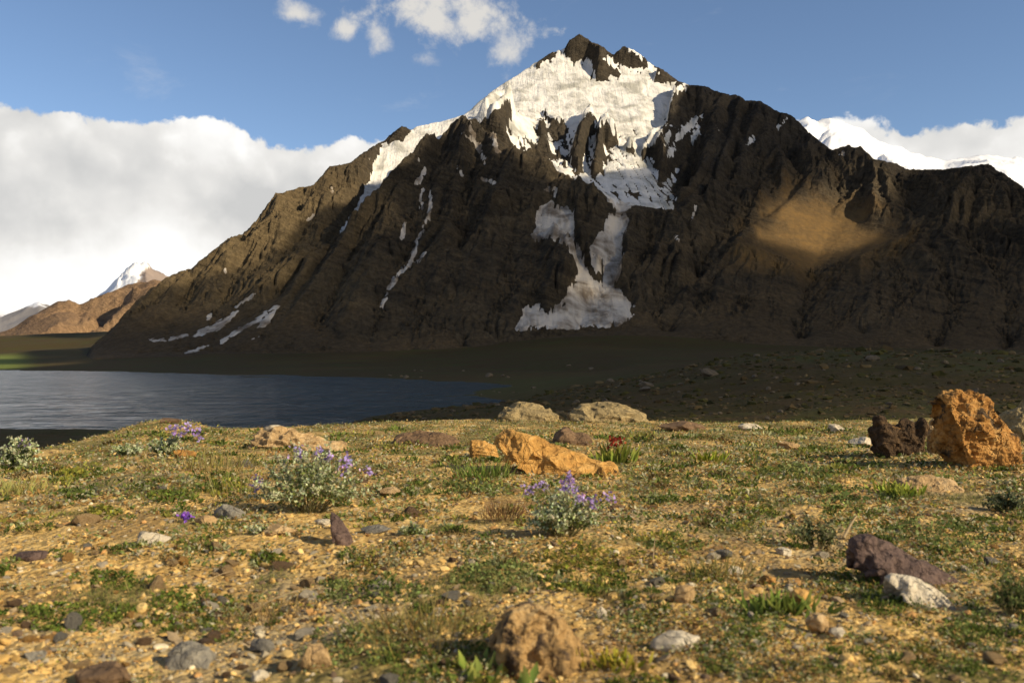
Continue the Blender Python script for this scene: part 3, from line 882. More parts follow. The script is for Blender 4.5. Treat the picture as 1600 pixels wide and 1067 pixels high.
# ================================================================== UNSEEN CLOUD (right of the view, its shape fitted to the wanted shade on the slopes)
def lit_px(px, py):
    A = poly_sd(px, py, [(255, 462), (300, 444), (342, 430), (372, 424), (405, 408), (455, 380), (495, 340), (545, 316), (580, 288), (640, 272), (700, 214), (728, 194), (760, 222), (816, 258), (880, 290), (960, 272), (1018, 268),
                         (1032, 232), (1046, 195), (1062, 155), (1085, 136), (1080, 40), (900, 0), (600, 120), (260, 380)])
    B = poly_sd(px, py, [(1216, 318), (1245, 300), (1290, 282), (1350, 290), (1390, 325), (1415, 362), (1345, 396), (1290, 404), (1245, 394), (1195, 380), (1172, 368)])
    r = np.maximum(smooth(A, -10, 10), smooth(B + 9 * fbm2(px / 38.0, py / 26.0, 3, 160), -20, 26))
    for bx, by, ra, rb, amt in ((605, 345, 55, 34, 0.55), (430, 425, 80, 50, 0.6), (1370, 285, 120, 55, 0.6), (945, 462, 60, 22, 0.55), (1080, 415, 40, 40, 0.3), (1150, 165, 60, 25, 0.35), (330, 470, 70, 45, 0.45), (1510, 330, 60, 40, 0.15), (250, 490, 60, 35, 0.45)):
        r = np.maximum(r, amt * np.clip(1.3 - np.hypot((px - bx) / ra, (py - by) / rb), 0, 1))
    return r

CB = 2300.0                                     # height of the cloud deck
cell = 45.0
pts, lab = [], []
prow = rows(H)
tan = (H - ZC) / GY
vis = tan >= np.maximum.accumulate(tan, 0) - 0.004
sdl = lit_px(PX, prow)
sel = vis & (GY > 2200)
pts.append(np.stack([GX[sel], GY[sel], H[sel]], 1)); lab.append(sdl[sel])
mrow = HY - FPX * (mh - ZC) / mY
sel = (mY > 20) & (mY < 5000)
mlit = (mY < 62) | ((mpx < 300) & (mY > 2900) & (mrow > 528)) | ((mpx < 55) & (mY > 1750))
mlit |= poly_sd(mpx, mrow, [(40, 566), (120, 556), (230, 546), (290, 538), (300, 548), (200, 560), (120, 572), (20, 574)]) > 0
pts.append(np.stack([mX[sel], mY[sel], mh[sel]], 1)); lab.append(mlit[sel].astype(float))
fx_, fy_ = np.meshgrid(np.linspace(-400, 400, 60), np.linspace(-700, 60, 60))
pts.append(np.stack([fx_.ravel(), fy_.ravel(), np.full(fx_.size, 19.0)], 1)); lab.append(np.ones(fx_.size))
pts = np.concatenate(pts); lab = np.concatenate(lab)
q = pts + SUN[None, :] * ((CB - pts[:, 2]) / SUN[2])[:, None]
ox, oy = q[:, 0].min() - 600, q[:, 1].min() - 600
cnx, cny = int((q[:, 0].max() + 600 - ox) / cell), int((q[:, 1].max() + 600 - oy) / cell)
ii = ((q[:, 1] - oy) / cell).astype(int) * cnx + ((q[:, 0] - ox) / cell).astype(int)
cs = np.bincount(ii, 1 - lab, minlength=cnx * cny)[:cnx * cny].reshape(cny, cnx)
cn = np.bincount(ii, minlength=cnx * cny)[:cnx * cny].reshape(cny, cnx).astype(float)
fixm = cn > 0
val = cs / np.maximum(cn, 1)
cov = np.where(fixm, val, 0.6)
for _ in range(500):
    cov = blur(cov, 1); cov[fixm] = val[fixm]
cov = blur(cov, 1)
ccx = ox + (np.arange(cnx) + 0.5)[None, :] * cell * np.ones((cny, 1))
ccy = oy + (np.arange(cny) + 0.5)[:, None] * cell * np.ones((1, cnx))
# distance to the rim of the mapped area: the cloud ends there in rounded lobes
rim = np.minimum(np.minimum(ccx - ox, ox + cnx * cell - ccx), np.minimum(ccy - oy, oy + cny * cell - ccy))
cov = np.minimum(cov, smooth(rim + 150 * fbm2(ccx / 500, ccy / 500, 3, 501), 60, 400))
body = np.clip((cov - 0.32) / 0.68, -0.2, 1.0)
lump = 0.9 + 0.3 * ridged2(ccx / 420, ccy / 420, 4, 502)
topz = CB + np.where(body > 0, 1 + 72 * body * np.clip(lump, 0.75, 1.25), 0)
botz = CB - np.where(body > 0, 0.5 + 12 * body, 0)
keepc = (body[:-1, :-1] > 0) | (body[1:, :-1] > 0) | (body[:-1, 1:] > 0) | (body[1:, 1:] > 0)
idx = np.arange(cnx * cny).reshape(cny, cnx)
quad = np.stack([idx[:-1, :-1], idx[:-1, 1:], idx[1:, 1:], idx[1:, :-1]], -1)[keepc]
co_t = np.stack([ccx.ravel(), ccy.ravel(), topz.ravel()], 1); co_b = np.stack([ccx.ravel(), ccy.ravel(), botz.ravel()], 1)
insd = np.zeros((cny, cnx), bool)
allk = np.pad(keepc, 1)
interior = allk[:-1, :-1] & allk[1:, :-1] & allk[:-1, 1:] & allk[1:, 1:]
rimv = ~interior
co_b[rimv.ravel()] = np.stack([ccx.ravel(), ccy.ravel(), np.full(cnx * cny, CB)], 1)[rimv.ravel()]
co_t[rimv.ravel()] = co_b[rimv.ravel()]
remap_b = np.arange(cnx * cny) + cnx * cny
remap_b[rimv.ravel()] = np.arange(cnx * cny)[rimv.ravel()]
faces = np.concatenate([quad, remap_b[quad][:, ::-1]])
used = np.unique(faces); rm = np.full(2 * cnx * cny, -1); rm[used] = np.arange(len(used))
mt, k = new_mat('cloud_vapour')
pv = k.n('ShaderNodeVolumePrincipled')
pv.inputs['Color'].default_value = (1, 1, 1, 1)
pv.inputs['Density'].default_value = 0.0125
k.t.links.new(pv.outputs[0], k.n('ShaderNodeOutputMaterial').inputs['Volume'])
setting(raw_mesh('cloud', np.concatenate([co_t, co_b])[used], rm[faces], mt), 'broad unseen cloud right of the view, shaped to shade the slopes')

# ================================================================== FOREGROUND MEADOW
CR = np.array([(-260, 770, 5.2), (0, 733, 6.5), (70, 705, 8.0), (130, 690, 9.0), (200, 668, 10.5), (250, 657, 11.5), (300, 661, 11.5), (335, 669, 11.2), (420, 669, 11.5), (560, 663, 12.5),
               (700, 657, 13.0), (800, 655, 13.5), (1000, 660, 13.0), (1200, 661, 13.0), (1400, 657, 13.0), (1600, 650, 13.0), (1860, 646, 13.0)], float)
CRZ = ZC - (CR[:, 1] - HY) / FPX * CR[:, 2]


def ground_z(X, Y, fine=True):
    px = CX + X / np.maximum(Y, 0.3) * FPX
    yc = np.interp(px, CR[:, 0], CR[:, 2]); zc = np.interp(px, CR[:, 0], CRZ)
    t = smooth(Y, 1.5, yc)
    z = 20.0 * (1 - t) + zc * t
    d = np.maximum(Y - yc, 0)
    z = z - 0.34 * d * d / (d + 2.0)
    b = smooth(Y, 1.0, 2.0) * (1 - 0.6 * smooth(Y, 8, 12))
    z = z + b * (0.035 * fbm2(X / 1.4, Y / 1.4, 3, 601))
    if fine:
        z = z + 0.010 * fbm2(X / 0.22, Y / 0.22, 3, 602) + 0.0035 * fbm2(X / 0.035, Y / 0.035, 2, 603)
    return z


def on_ground(px, py):
    px = np.asarray(px, float); py = np.asarray(py, float)
    u = (px - CX) / FPX
    Y = 0.7 * FPX / (py - HY)
    for _ in range(14):
        Y = 0.5 * Y + 0.5 * (ZC - ground_z(u * Y, Y, False)) * FPX / (py - HY)
        Y = np.clip(Y, 1.0, 16.0)
    return u * Y, Y, ground_z(u * Y, Y, False)


gnu, gnv = 560, 420
gT = np.linspace(0, 1, gnv)[:, None] * np.ones((1, gnu))
gYY = 1.15 * (28.0 / 1.15) ** gT
gXX = np.linspace(-0.75, 0.75, gnu)[None, :] * gYY
gZZ = ground_z(gXX, gYY)
green = smooth(fbm2(gXX / 0.55, gYY / 0.8, 4, 611) + 0.55 * smooth(gYY, 3.5, 8.0) - 0.28, 0.0, 0.45)

mt, k = new_mat('meadow_soil')
co = k.obj()
n1 = k.noise(co, 1.6, 5.0, 0.6, 0.3)
n2 = k.noise(co, 14.0, 6.0, 0.65)
n3 = k.noise(co, 70.0, 4.0, 0.7)
vr = k.vor(co, 42.0, 'F1', 'Color')
vd = k.vor(co, 42.0, 'F1', 'Distance')
c = k.ramp(n2, [(0.34, (0.25, 0.155, 0.050)), (0.50, (0.54, 0.350, 0.118)), (0.66, (0.66, 0.47, 0.195))])
c = k.mix(k.step(n1, 0.47, 0.62, 0.0, 0.75), c, (0.27, 0.170, 0.065))
c = k.mix(k.step(k.noise(co, 0.9, 5.0, 0.6, 0.5), 0.52, 0.66, 0.0, 0.6), c, (0.30, 0.25, 0.16))
sepc = k.n('ShaderNodeSeparateColor'); k.put(sepc.inputs[0], vr)
peb = k.ramp(sepc.outputs[0], [(0.0, (0.16, 0.11, 0.06)), (0.35, (0.44, 0.29, 0.12)), (0.6, (0.30, 0.25, 0.18)), (0.85, (0.52, 0.42, 0.27)), (1.0, (0.12, 0.08, 0.05))])
c = k.mix(k.step(vd, 0.30, 0.22, 0.0, 0.7), c, peb)
turf = k.ramp(n2, [(0.35, (0.070, 0.065, 0.018)), (0.5, (0.17, 0.145, 0.050)), (0.65, (0.30, 0.23, 0.095))])
c = k.mix(k.m('MULTIPLY', k.attr('green'), 0.85), c, turf)
hh = k.m('ADD', k.m('ADD', k.m('MULTIPLY', n2, 0.02), k.m('MULTIPLY', n3, 0.006)), k.m('MULTIPLY', vd, -0.012))
k.out(c, 0.95, k.bump(hh, 0.9, 1.0), 0.1)
ground = setting(grid_mesh('ground', gXX, gYY, gZZ, mt, {'green': green}), 'ochre gravelly alpine meadow in the foreground')


# ------------------------------------------------------------------ stone shapes
def ico(sub):
    bm = bmesh.new()
    bmesh.ops.create_icosphere(bm, subdivisions=sub, radius=1.0)
    v = np.array([x.co[:] for x in bm.verts]); f = np.array([[q.index for q in x.verts] for x in bm.faces])
    bm.free()
    return v, f


ICO = {s: ico(s) for s in (1, 2, 3, 4, 5)}


def chip(v, seed, planes=9, lo=0.55, hi=0.9, rough=0.10, freq=1.6, octv=4):
    """knock flat faces off a ball and roughen it: an angular stone"""
    g = np.random.default_rng(seed)
    v = v.copy()
    for _ in range(planes):
        n = g.normal(size=3); n /= np.linalg.norm(n)
        d = g.uniform(lo, hi)
        s = np.maximum(v @ n - d, 0)
        v -= s[:, None] * n[None, :]
    nrm = v / (np.linalg.norm(v, axis=1)[:, None] + 1e-6)
    if octv:
        v = v + nrm * (rough * fbm3(v * freq + seed, octv, seed))[:, None]
    return v


def stone_material(name, a, b, c_, spots=None, scale=1.0, spot_lo=0.55, crack=0.5, mossy=None):
    mt, k = new_mat(name)
    co = k.obj()
    oi = k.n('ShaderNodeObjectInfo').outputs['Random']
    cv = k.vm('ADD', co, k.vm('SCALE', (3.0, 5.0, 7.0)))
    k.put(cv.node.inputs[0], co)
    sh = k.n('ShaderNodeCombineXYZ'); k.put(sh.inputs[0], k.m('MULTIPLY', oi, 17.0)); k.put(sh.inputs[1], k.m('MULTIPLY', oi, 9.0))
    co2 = k.vm('ADD', co, sh.outputs[0])
    n1 = k.noise(co2, 3.0 * scale, 6.0, 0.62, 0.4)
    n2 = k.noise(co2, 17.0 * scale, 6.0, 0.68)
    n3 = k.noise(co2, 60.0 * scale, 4.0, 0.7)
    col = k.ramp(k.m('ADD', k.m('MULTIPLY', n1, 0.55), k.m('MULTIPLY', n2, 0.45)), [(0.36, a), (0.5, b), (0.64, c_)])
    if spots:
        col = k.mix(k.step(k.noise(co2, 7.0 * scale, 5.0, 0.6, 0.8), spot_lo, spot_lo + 0.09), col, spots)
    if mossy:
        col = k.mix(k.step(k.noise(co2, 11.0 * scale, 5.0, 0.65, 0.5), 0.60, 0.66, 0.0, 0.85), col, mossy)
    vc = k.vor(k.vm('ADD', co2, k.vm('MULTIPLY', k.noise(co2, 6.0 * scale, 4.0, out='Color'), (0.12, 0.12, 0.12))), 5.0 * scale, 'DISTANCE_TO_EDGE')
    ck = k.step(vc, 0.0, 0.035, -1.0, 0.0)
    h = k.m('ADD', k.m('ADD', k.m('MULTIPLY', n2, 0.035), k.m('MULTIPLY', n3, 0.010)), k.m('MULTIPLY', ck, 0.03 * crack))
    k.out(col, 0.9, k.bump(h, 0.9, 1.0 / scale), 0.2)
    return mt


M_orange = stone_material('orange_rock', (0.17, 0.080, 0.022), (0.40, 0.195, 0.050), (0.56, 0.34, 0.12), (0.075, 0.048, 0.025), 1.0, 0.555)  # dark spots are mottling plus shade painted for the recesses
M_orange2 = stone_material('orange_yellow_rock', (0.26, 0.130, 0.035), (0.46, 0.245, 0.065), (0.60, 0.37, 0.13), (0.09, 0.06, 0.03), 1.4, 0.62)
M_shaderock = stone_material('shade_dark_pitted_rock', (0.022, 0.013, 0.008), (0.060, 0.036, 0.018), (0.14, 0.080, 0.035), (0.30, 0.16, 0.05), 1.4, 0.66)  # near-black colour holds the shade on the boulder's left piece
M_slab = stone_material('grey_brown_slab', (0.13, 0.10, 0.050), (0.27, 0.20, 0.095), (0.42, 0.31, 0.15), (0.06, 0.05, 0.03), 1.6, 0.60)
M_tan = stone_material('tan_rock', (0.22, 0.14, 0.065), (0.40, 0.26, 0.12), (0.55, 0.40, 0.22), (0.12, 0.08, 0.04), 2.0, 0.62)
M_pale = stone_material('pale_rock', (0.36, 0.30, 0.21), (0.52, 0.44, 0.32), (0.64, 0.57, 0.44), (0.26, 0.19, 0.12), 2.0, 0.64)
M_grey = stone_material('grey_rock', (0.10, 0.09, 0.075), (0.20, 0.18, 0.145), (0.32, 0.285, 0.22), (0.08, 0.065, 0.05), 2.0, 0.62)
M_brown = stone_material('brown_rock', (0.075, 0.045, 0.026), (0.155, 0.095, 0.052), (0.26, 0.165, 0.09), (0.05, 0.03, 0.02), 2.0, 0.62)
M_purple = stone_material('purple_brown_rock', (0.060, 0.040, 0.034), (0.115, 0.075, 0.062), (0.20, 0.135, 0.105), (0.045, 0.03, 0.026), 2.4, 0.60)
M_mottle = stone_material('mottled_rock', (0.11, 0.070, 0.032), (0.36, 0.22, 0.085), (0.50, 0.35, 0.17), (0.075, 0.05, 0.032), 2.2, 0.535)
M_hillrock = stone_material('hill_rock', (0.07, 0.055, 0.036), (0.13, 0.10, 0.065), (0.22, 0.175, 0.115), (0.04, 0.03, 0.02), 0.6, 0.6)


def thing(o, label, cat, group=None):
    o['label'] = label; o['category'] = cat
    if group: o['group'] = group
    return o


def rot_z(v, a):
    c, s = math.cos(a), math.sin(a)
    return v @ np.array([[c, s, 0], [-s, c, 0], [0, 0, 1]])


def rot_y(v, a):
    c, s = math.cos(a), math.sin(a)
    return v @ np.array([[c, 0, -s], [0, 1, 0], [s, 0, c]])


def rot_x(v, a):
    c, s = math.cos(a), math.sin(a)
    return v @ np.array([[1, 0, 0], [0, c, s], [0, -s, c]])


def rock(name, label, px, py, wpx, hpx, mat, seed, deep=0.8, sub=4, tilt=0.0, turn=0.0, planes=10, lo=0.5, hi=0.86, rough=0.14, freq=1.6, sink=0.18, cat='rock', group=None, pitch=0.0, flatshade=False):
    """a stone whose base rests at that spot of the meadow; width and height in photo pixels at that distance"""
    X, Y, Z = [float(q) for q in on_ground(px, py)]
    s = Y / FPX
    w_, h_ = wpx * s / 2, hpx * s / (2 * (1 - sink * 0.5))
    v = chip(ICO[sub][0], seed, planes, lo, hi, rough, freq)
    v = v / np.abs(v).max(0)
    v = v * np.array([w_, w_ * deep, h_])
    v = rot_z(rot_x(rot_y(v, tilt), pitch), turn)
    zmin = v[:, 2].min(); ht = v[:, 2].max() - zmin
    Yc = Y + w_ * deep * 0.6
    v[:, 2] += -zmin - sink * ht
    o = raw_mesh(name, v, ICO[sub][1], mat, None, not flatshade)
    o.location = (X * Yc / Y, Yc, float(ground_z(np.array([X * Yc / Y]), np.array([Yc]), False)[0]))
    return thing(o, label, cat, group)


def outline_rock(name, label, py, outline, mat, seed, depth, voxel=0.012, rough=0.02, freq=7.0, layers=0.0, lean=0.0, cat='rock', pinch=0.42, facets=70):
    """a rock with the traced face of the stone and real thickness: the face is lofted back through its depth, narrowed towards front and back, then weathered"""
    g = np.random.default_rng(seed)
    P = np.array(outline, float)
    px = P[:, 0].mean()
    X, Y, Z = [float(q) for q in on_ground(px, py)]
    Yc = Y + depth * 0.5
    s = Yc / FPX
    Xc = X * Yc / Y
    bz = float(ground_z(np.array([Xc]), np.array([Yc]), False)[0])
    x = (P[:, 0] - px) * s
    z = (HY - P[:, 1]) * s + ZC - bz
    low = z < z.min() + 0.22 * (z.max() - z.min())
    z = np.where(low, z - 0.05, z)
    zb = z.min()
    n = len(P)
    vs = []
    T = (-1.0, -0.72, -0.3, 0.25, 0.7, 1.0)
    for t in T:
        sc = 1 - pinch * abs(t) ** 2.2
        jx, jz = 1 + 0.07 * g.normal(size=n), 1 + 0.07 * g.normal(size=n)
        if abs(t) < 0.35: jx = jz = np.ones(n)
        vs.append(np.stack([x * (0.5 + 0.5 * sc) * jx + lean * t * depth, np.full(n, t * depth * 0.5) + 0.05 * depth * g.normal(size=n), zb + (z - zb) * sc * jz], 1))
    V = np.concatenate(vs); F = []
    for a in range(len(T) - 1):
        for b in range(n):
            F.append((a * n + b, a * n + (b + 1) % n, (a + 1) * n + (b + 1) % n, (a + 1) * n + b))
    F.append(tuple(range(n))[::-1]); F.append(tuple(range((len(T) - 1) * n, len(T) * n)))
    me0 = bpy.data.meshes.new('tmp'); me0.from_pydata([tuple(q) for q in V], [], F); me0.update()
    bm = bmesh.new(); bm.from_mesh(me0); bmesh.ops.recalc_face_normals(bm, faces=bm.faces); bm.to_mesh(me0); bm.free()
    tmp = bpy.data.objects.new('tmp', me0); COL.objects.link(tmp)
    md = tmp.modifiers.new('r', 'REMESH'); md.mode = 'VOXEL'; md.voxel_size = voxel
    dg = bpy.context.evaluated_depsgraph_get()
    me = bpy.data.meshes.new_from_object(tmp.evaluated_get(dg))
    bpy.data.objects.remove(tmp)
    nv = len(me.vertices)
    co = np.empty(nv * 3, np.float32); me.vertices.foreach_get('co', co); co = co.reshape(-1, 3).astype(float)
    nr = np.empty(nv * 3, np.float32); me.vertices.foreach_get('normal', nr); nr = nr.reshape(-1, 3)
    size = float(np.ptp(co[:, 0]))
    for _ in range(facets):                                     # break flat fracture faces off it, each in its own neighbourhood
        c0 = co[g.integers(nv)]; near = np.linalg.norm(co - c0, axis=1)
        R_ = size * g.uniform(0.07, 0.17)
        nn_ = nr[near < R_ * 0.6].mean(0) + 0.25 * g.normal(size=3); nn_ /= np.linalg.norm(nn_) + 1e-6
        off = size * g.uniform(0.001, 0.010)
        h_ = (co - c0) @ nn_ + off
        wgt = smooth(-near, -R_, -R_ * 0.8)
        co = co - (np.clip(h_, 0, 0.022 * size) * wgt)[:, None] * nn_[None, :]
    d = rough * 0.5 * (1.0 * fbm3(co * freq, 5, seed, 0.6) - 1.1 * np.abs(fbm3(co * np.array([0.8, 0.8, 1.8]) * freq * 0.6 + 3, 4, seed + 9, 0.6)) + 0.3)
    if layers:
        bed_ = (co[:, 2] + 0.16 * co[:, 0] + 0.012 * fbm3(co * 6, 2, seed + 4)) / layers
        d = d + rough * 0.8 * (np.abs((bed_ % 1.0) - 0.5) * 2 - 0.5) + rough * 0.5 * ((np.floor(bed_) * 0.618) % 1.0 - 0.5)
    co = co + nr * d[:, None]
    me.vertices.foreach_set('co', co.astype(np.float32).ravel())
    me.polygons.foreach_set('use_smooth', np.full(len(me.polygons), False))
    me.materials.append(mat); me.update(); me.name = name
    o = bpy.data.objects.new(name, me); COL.objects.link(o)
    o.location = (Xc, Yc, bz)
    return thing(o, label, cat)


outline_rock('boulder', 'tall knobbly orange boulder at the right edge of the meadow', 733,
             [(1465, 617), (1478, 609), (1492, 603), (1510, 604), (1522, 610), (1533, 616), (1545, 622), (1550, 634), (1551, 652), (1562, 658), (1572, 668), (1582, 680), (1587, 694), (1590, 709), (1578, 714), (1569, 722), (1566, 734),
              (1550, 737), (1533, 732), (1516, 722), (1498, 716), (1486, 706), (1480, 690), (1474, 670), (1471, 655), (1476, 645), (1484, 638), (1478, 627)], M_orange, 21, 0.42, 0.0085, 0.062, 6.5)
outline_rock('boulder', 'dark pitted rock with shade put into its colour and an orange tip left of the tall orange boulder', 714,
             [(1364, 660), (1368, 648), (1376, 644), (1384, 651), (1392, 660), (1400, 666), (1406, 655), (1418, 652), (1428, 656), (1440, 650), (1447, 658), (1443, 670), (1437, 684), (1441, 696), (1437, 708), (1428, 714), (1416, 717),
              (1400, 714), (1382, 714), (1375, 702), (1367, 690), (1362, 676)], M_shaderock, 33, 0.26, 0.009, 0.034, 9.0)
outline_rock('rock', 'small upright pale orange stone wedged between the dark rock and the boulder', 708,
             [(1449, 668), (1452, 657), (1459, 650), (1467, 655), (1470, 670), (1474, 690), (1470, 712), (1456, 712), (1450, 694)], M_tan, 34, 0.10, 0.009, 0.014, 11.0)
outline_rock('slab', 'long sloping orange yellow slab in the middle of the meadow', 742,
             [(771, 692), (774, 682), (781, 675), (790, 669), (798, 667), (806, 672), (815, 674), (826, 671), (838, 676), (850, 684), (862, 692), (878, 698), (900, 706), (925, 715), (945, 720), (959, 723), (967, 730), (962, 738),
              (952, 746), (928, 750), (912, 743), (893, 739), (872, 735), (848, 731), (838, 724), (815, 723), (802, 714), (793, 703), (780, 700)], M_orange2, 45, 0.34, 0.010, 0.024, 7.0, 0.0)
outline_rock('slab', 'small split orange block just left of the long sloping slab', 717,
             [(731, 714), (734, 698), (736, 687), (757, 687), (764, 692), (774, 695), (777, 703), (783, 713), (770, 718), (750, 717), (738, 718)], M_orange2, 52, 0.20, 0.009, 0.013, 9.0, 0.03)
outline_rock('slab', 'layered flat grey slab on the crest, the wider of two side by side', 660,
             [(884, 656), (886, 645), (889, 637), (902, 631), (930, 628), (955, 627), (970, 629), (985, 636), (1000, 641), (1010, 648), (1016, 658), (1000, 663), (950, 663), (900, 663)], M_slab, 61, 0.8, 0.018, 0.026, 4.0, 0.085, 0.0, 'rock', 0.5)
outline_rock('slab', 'rounded mottled grey slab on the crest, left of the wider one', 659,
             [(774, 656), (780, 645), (790, 635), (805, 629), (820, 627), (840, 630), (855, 636), (870, 645), (878, 654), (868, 661), (840, 661), (800, 660)], M_slab, 62, 0.7, 0.018, 0.028, 4.5, 0.12, 0.0, 'rock', 0.5)
outline_rock('rock', 'reddish brown pointed rock behind the long orange slab', 695,
             [(857, 692), (866, 676), (878, 668), (886, 666), (898, 676), (912, 674), (922, 681), (929, 692), (912, 698), (880, 698)], M_brown, 63, 0.35, 0.014, 0.024, 7.0)
outline_rock('outcrop', 'low ochre outcrop beyond the flowering shrub on the left', 703,
             [(389, 700), (392, 682), (402, 674), (418, 669), (440, 666), (452, 668), (475, 672), (500, 680), (520, 686), (540, 693), (550, 702), (530, 708), (470, 707), (420, 706)], M_tan, 64, 0.5, 0.015, 0.032, 6.0, 0.05)
outline_rock('rock', 'flat dark brown mound of rock in the grass near the crest', 697,
             [(611, 693), (618, 681), (630, 676), (660, 673), (690, 676), (710, 682), (722, 691), (700, 699), (650, 700)], M_brown, 66, 0.5, 0.016, 0.03, 6.0)
outline_rock('rock', 'flat pinkish rock in the grass below the orange boulder', 768,
             [(1398, 760), (1405, 748), (1425, 741), (1455, 743), (1475, 745), (1492, 752), (1502, 765), (1480, 771), (1440, 769)], M_tan, 72, 0.28, 0.011, 0.022, 8.0)
outline_rock('rock', 'pale lichen covered rock cut by the right edge of the view', 688,
             [(1561, 664), (1575, 646), (1590, 635), (1610, 622), (1640, 617), (1662, 650), (1655, 692), (1600, 693), (1574, 680)], M_slab, 73, 0.5, 0.018, 0.05, 6.0)
outline_rock('shard', 'dark upright shard of slate below the flowering shrub', 850,
             [(517, 797), (525, 803), (534, 812), (542, 825), (550, 838), (554, 850), (546, 856), (538, 850), (531, 838), (524, 830), (518, 820)], M_purple, 77, 0.07, 0.005, 0.006, 18.0)
outline_rock('rock', 'large ribbed purple brown slab at lower right', 920,
             [(1325, 856), (1328, 841), (1340, 832), (1360, 832), (1380, 840), (1400, 852), (1425, 865), (1450, 876), (1475, 890), (1495, 905), (1505, 920), (1495, 930), (1478, 936), (1458, 928), (1438, 918), (1418, 910), (1400, 904), (1385, 904), (1370, 896), (1356, 884), (1344, 874), (1334, 866)],
             M_purple, 85, 0.20, 0.0065, 0.012, 11.0, 0.0)
outline_rock('rock', 'smooth pale slab leaning on the purple brown slab', 952,
             [(1382, 902), (1393, 893), (1404, 895), (1420, 897), (1440, 903), (1460, 916), (1475, 928), (1484, 940), (1492, 955), (1476, 960), (1458, 962), (1442, 952), (1430, 938), (1414, 926), (1398, 914)], M_pale, 86, 0.12, 0.006, 0.006, 12.0, facets=14)
outline_rock('boulder', 'big mottled ochre boulder at the bottom centre, nearest the viewer', 1058,
             [(764, 1004), (770, 982), (780, 962), (788, 949), (802, 943), (820, 940), (840, 937), (858, 944), (872, 956), (885, 975), (900, 990), (915, 1005), (926, 1025), (932, 1048), (926, 1068), (900, 1076), (860, 1074), (830, 1068), (798, 1056), (774, 1028)],
             M_mottle, 87, 0.20, 0.0055, 0.024, 13.0)
outline_rock('rock', 'rounded grey stone at the lower left', 1044,
             [(263, 1032), (269, 1012), (284, 1001), (305, 1002), (325, 1008), (335, 1020), (332, 1034), (320, 1050), (295, 1055), (270, 1050)], M_grey, 88, 0.10, 0.005, 0.008, 15.0)
ROCKS = [
    ('rock', 'smooth pale boulder top behind the ochre outcrop', 426, 676, 36, 14, M_pale, 65, {}),
    ('rock', 'small white stone on the crest with a flat base', 1172, 672, 48, 13, M_pale, 67, {}),
    ('rock', 'white angular stone alone near the crest', 1305, 676, 30, 14, M_pale, 68, dict(sink=0.05)),
    ('rock', 'pinkish half buried rock in the grass below the white stones', 1230, 702, 40, 16, M_tan, 69, {}),
    ('rock', 'flat grey stone just left of the dark pitted rock', 1350, 695, 44, 14, M_pale, 70, {}),
    ('rock', 'reddish low hump of rock on the crest right of the wide slab', 1066, 673, 80, 17, M_brown, 71, {}),
    ('rock', 'flat rust coloured rock beside the grey shrub on the left', 285, 716, 54, 16, M_orange, 74, dict(deep=0.7)),
    ('rock', 'dark stone crowning the left knoll above the lake', 262, 662, 36, 9, M_brown, 76, {}),
    ('rock', 'pale tan flat stone just behind the slate shard', 508, 822, 34, 14, M_pale, 78, {}),
    ('rock', 'flat ochre slab left of the slate shard', 438, 838, 56, 20, M_tan, 79, dict(deep=0.7)),
    ('rock', 'grey green flat stone right of the slate shard', 586, 832, 56, 12, M_grey, 80, {}),
    ('rock', 'rounded dark grey stone beside the small purple flower', 357, 810, 52, 24, M_grey, 81, {}),
    ('rock', 'tan stone between the purple flower and the dark grey stone', 324, 822, 42, 22, M_tan, 82, {}),
    ('rock', 'cream coloured flat stone on the open gravel at left', 236, 850, 64, 22, M_pale, 83, dict(deep=0.7)),
    ('rock', 'flat dark red stone on the gravel near the left edge', 44, 875, 66, 16, M_purple, 84, dict(deep=0.6)),
    ('rock', 'dark brown stone cut by the bottom edge at lower left', 156, 1078, 96, 42, M_brown, 89, {}),
    ('rock', 'tan stone with a dark shadowed side near the bottom right', 1072, 946, 38, 34, M_tan, 90, dict(sink=0.1)),
    ('rock', 'pale flat slab lying right of the big bottom boulder', 1056, 1020, 84, 36, M_pale, 91, dict(deep=0.6, tilt=-0.2)),
    ('rock', 'egg shaped tan stone left of the pale leaning slab', 1276, 988, 36, 34, M_tan, 92, dict(turn=0.3)),
    ('rock', 'ochre stone above the egg shaped stone', 1256, 950, 44, 34, M_orange2, 93, {}),
    ('rock', 'small rust orange stone in the middle of the lower right gravel', 1200, 914, 26, 18, M_orange, 94, {}),
    ('rock', 'small pale stone beside the rust orange stone', 1224, 868, 26, 14, M_pale, 95, {}),
    ('rock', 'small white stone among dry stems at lower right', 1148, 900, 28, 18, M_pale, 96, {}),
    ('rock', 'dark grey stone at the lower left edge', 52, 1036, 40, 20, M_grey, 97, {}),
    ('rock', 'grey stone right of the rounded grey stone at lower left', 410, 1018, 40, 24, M_grey, 98, {}),
    ('rock', 'pinkish tan rock right of the lower left stones', 492, 1046, 54, 48, M_tan, 99, {}),
    ('rock', 'white tipped thin stone behind the big bottom boulder', 940, 968, 20, 24, M_pale, 100, dict(deep=0.4)),
    ('rock', 'flat brown stone in the grass right of the second shrub', 962, 800, 34, 14, M_brown, 101, {}),
    ('rock', 'small tan block right of the flowering shrub', 612, 774, 40, 16, M_tan, 102, {}),
    ('rock', 'round white pebble near the bottom left', 404, 1064, 34, 20, M_pale, 103, {}),
    ('rock', 'pale tilted stone near the lower right corner', 1310, 996, 30, 20, M_pale, 104, {}),
]
for nm, lb, px, py, wp, hp, m_, sd_, kw in ROCKS:
    rock(nm, lb, px, py, wp, hp, m_, sd_, **dict(dict(sub=3, flatshade=True), **kw))

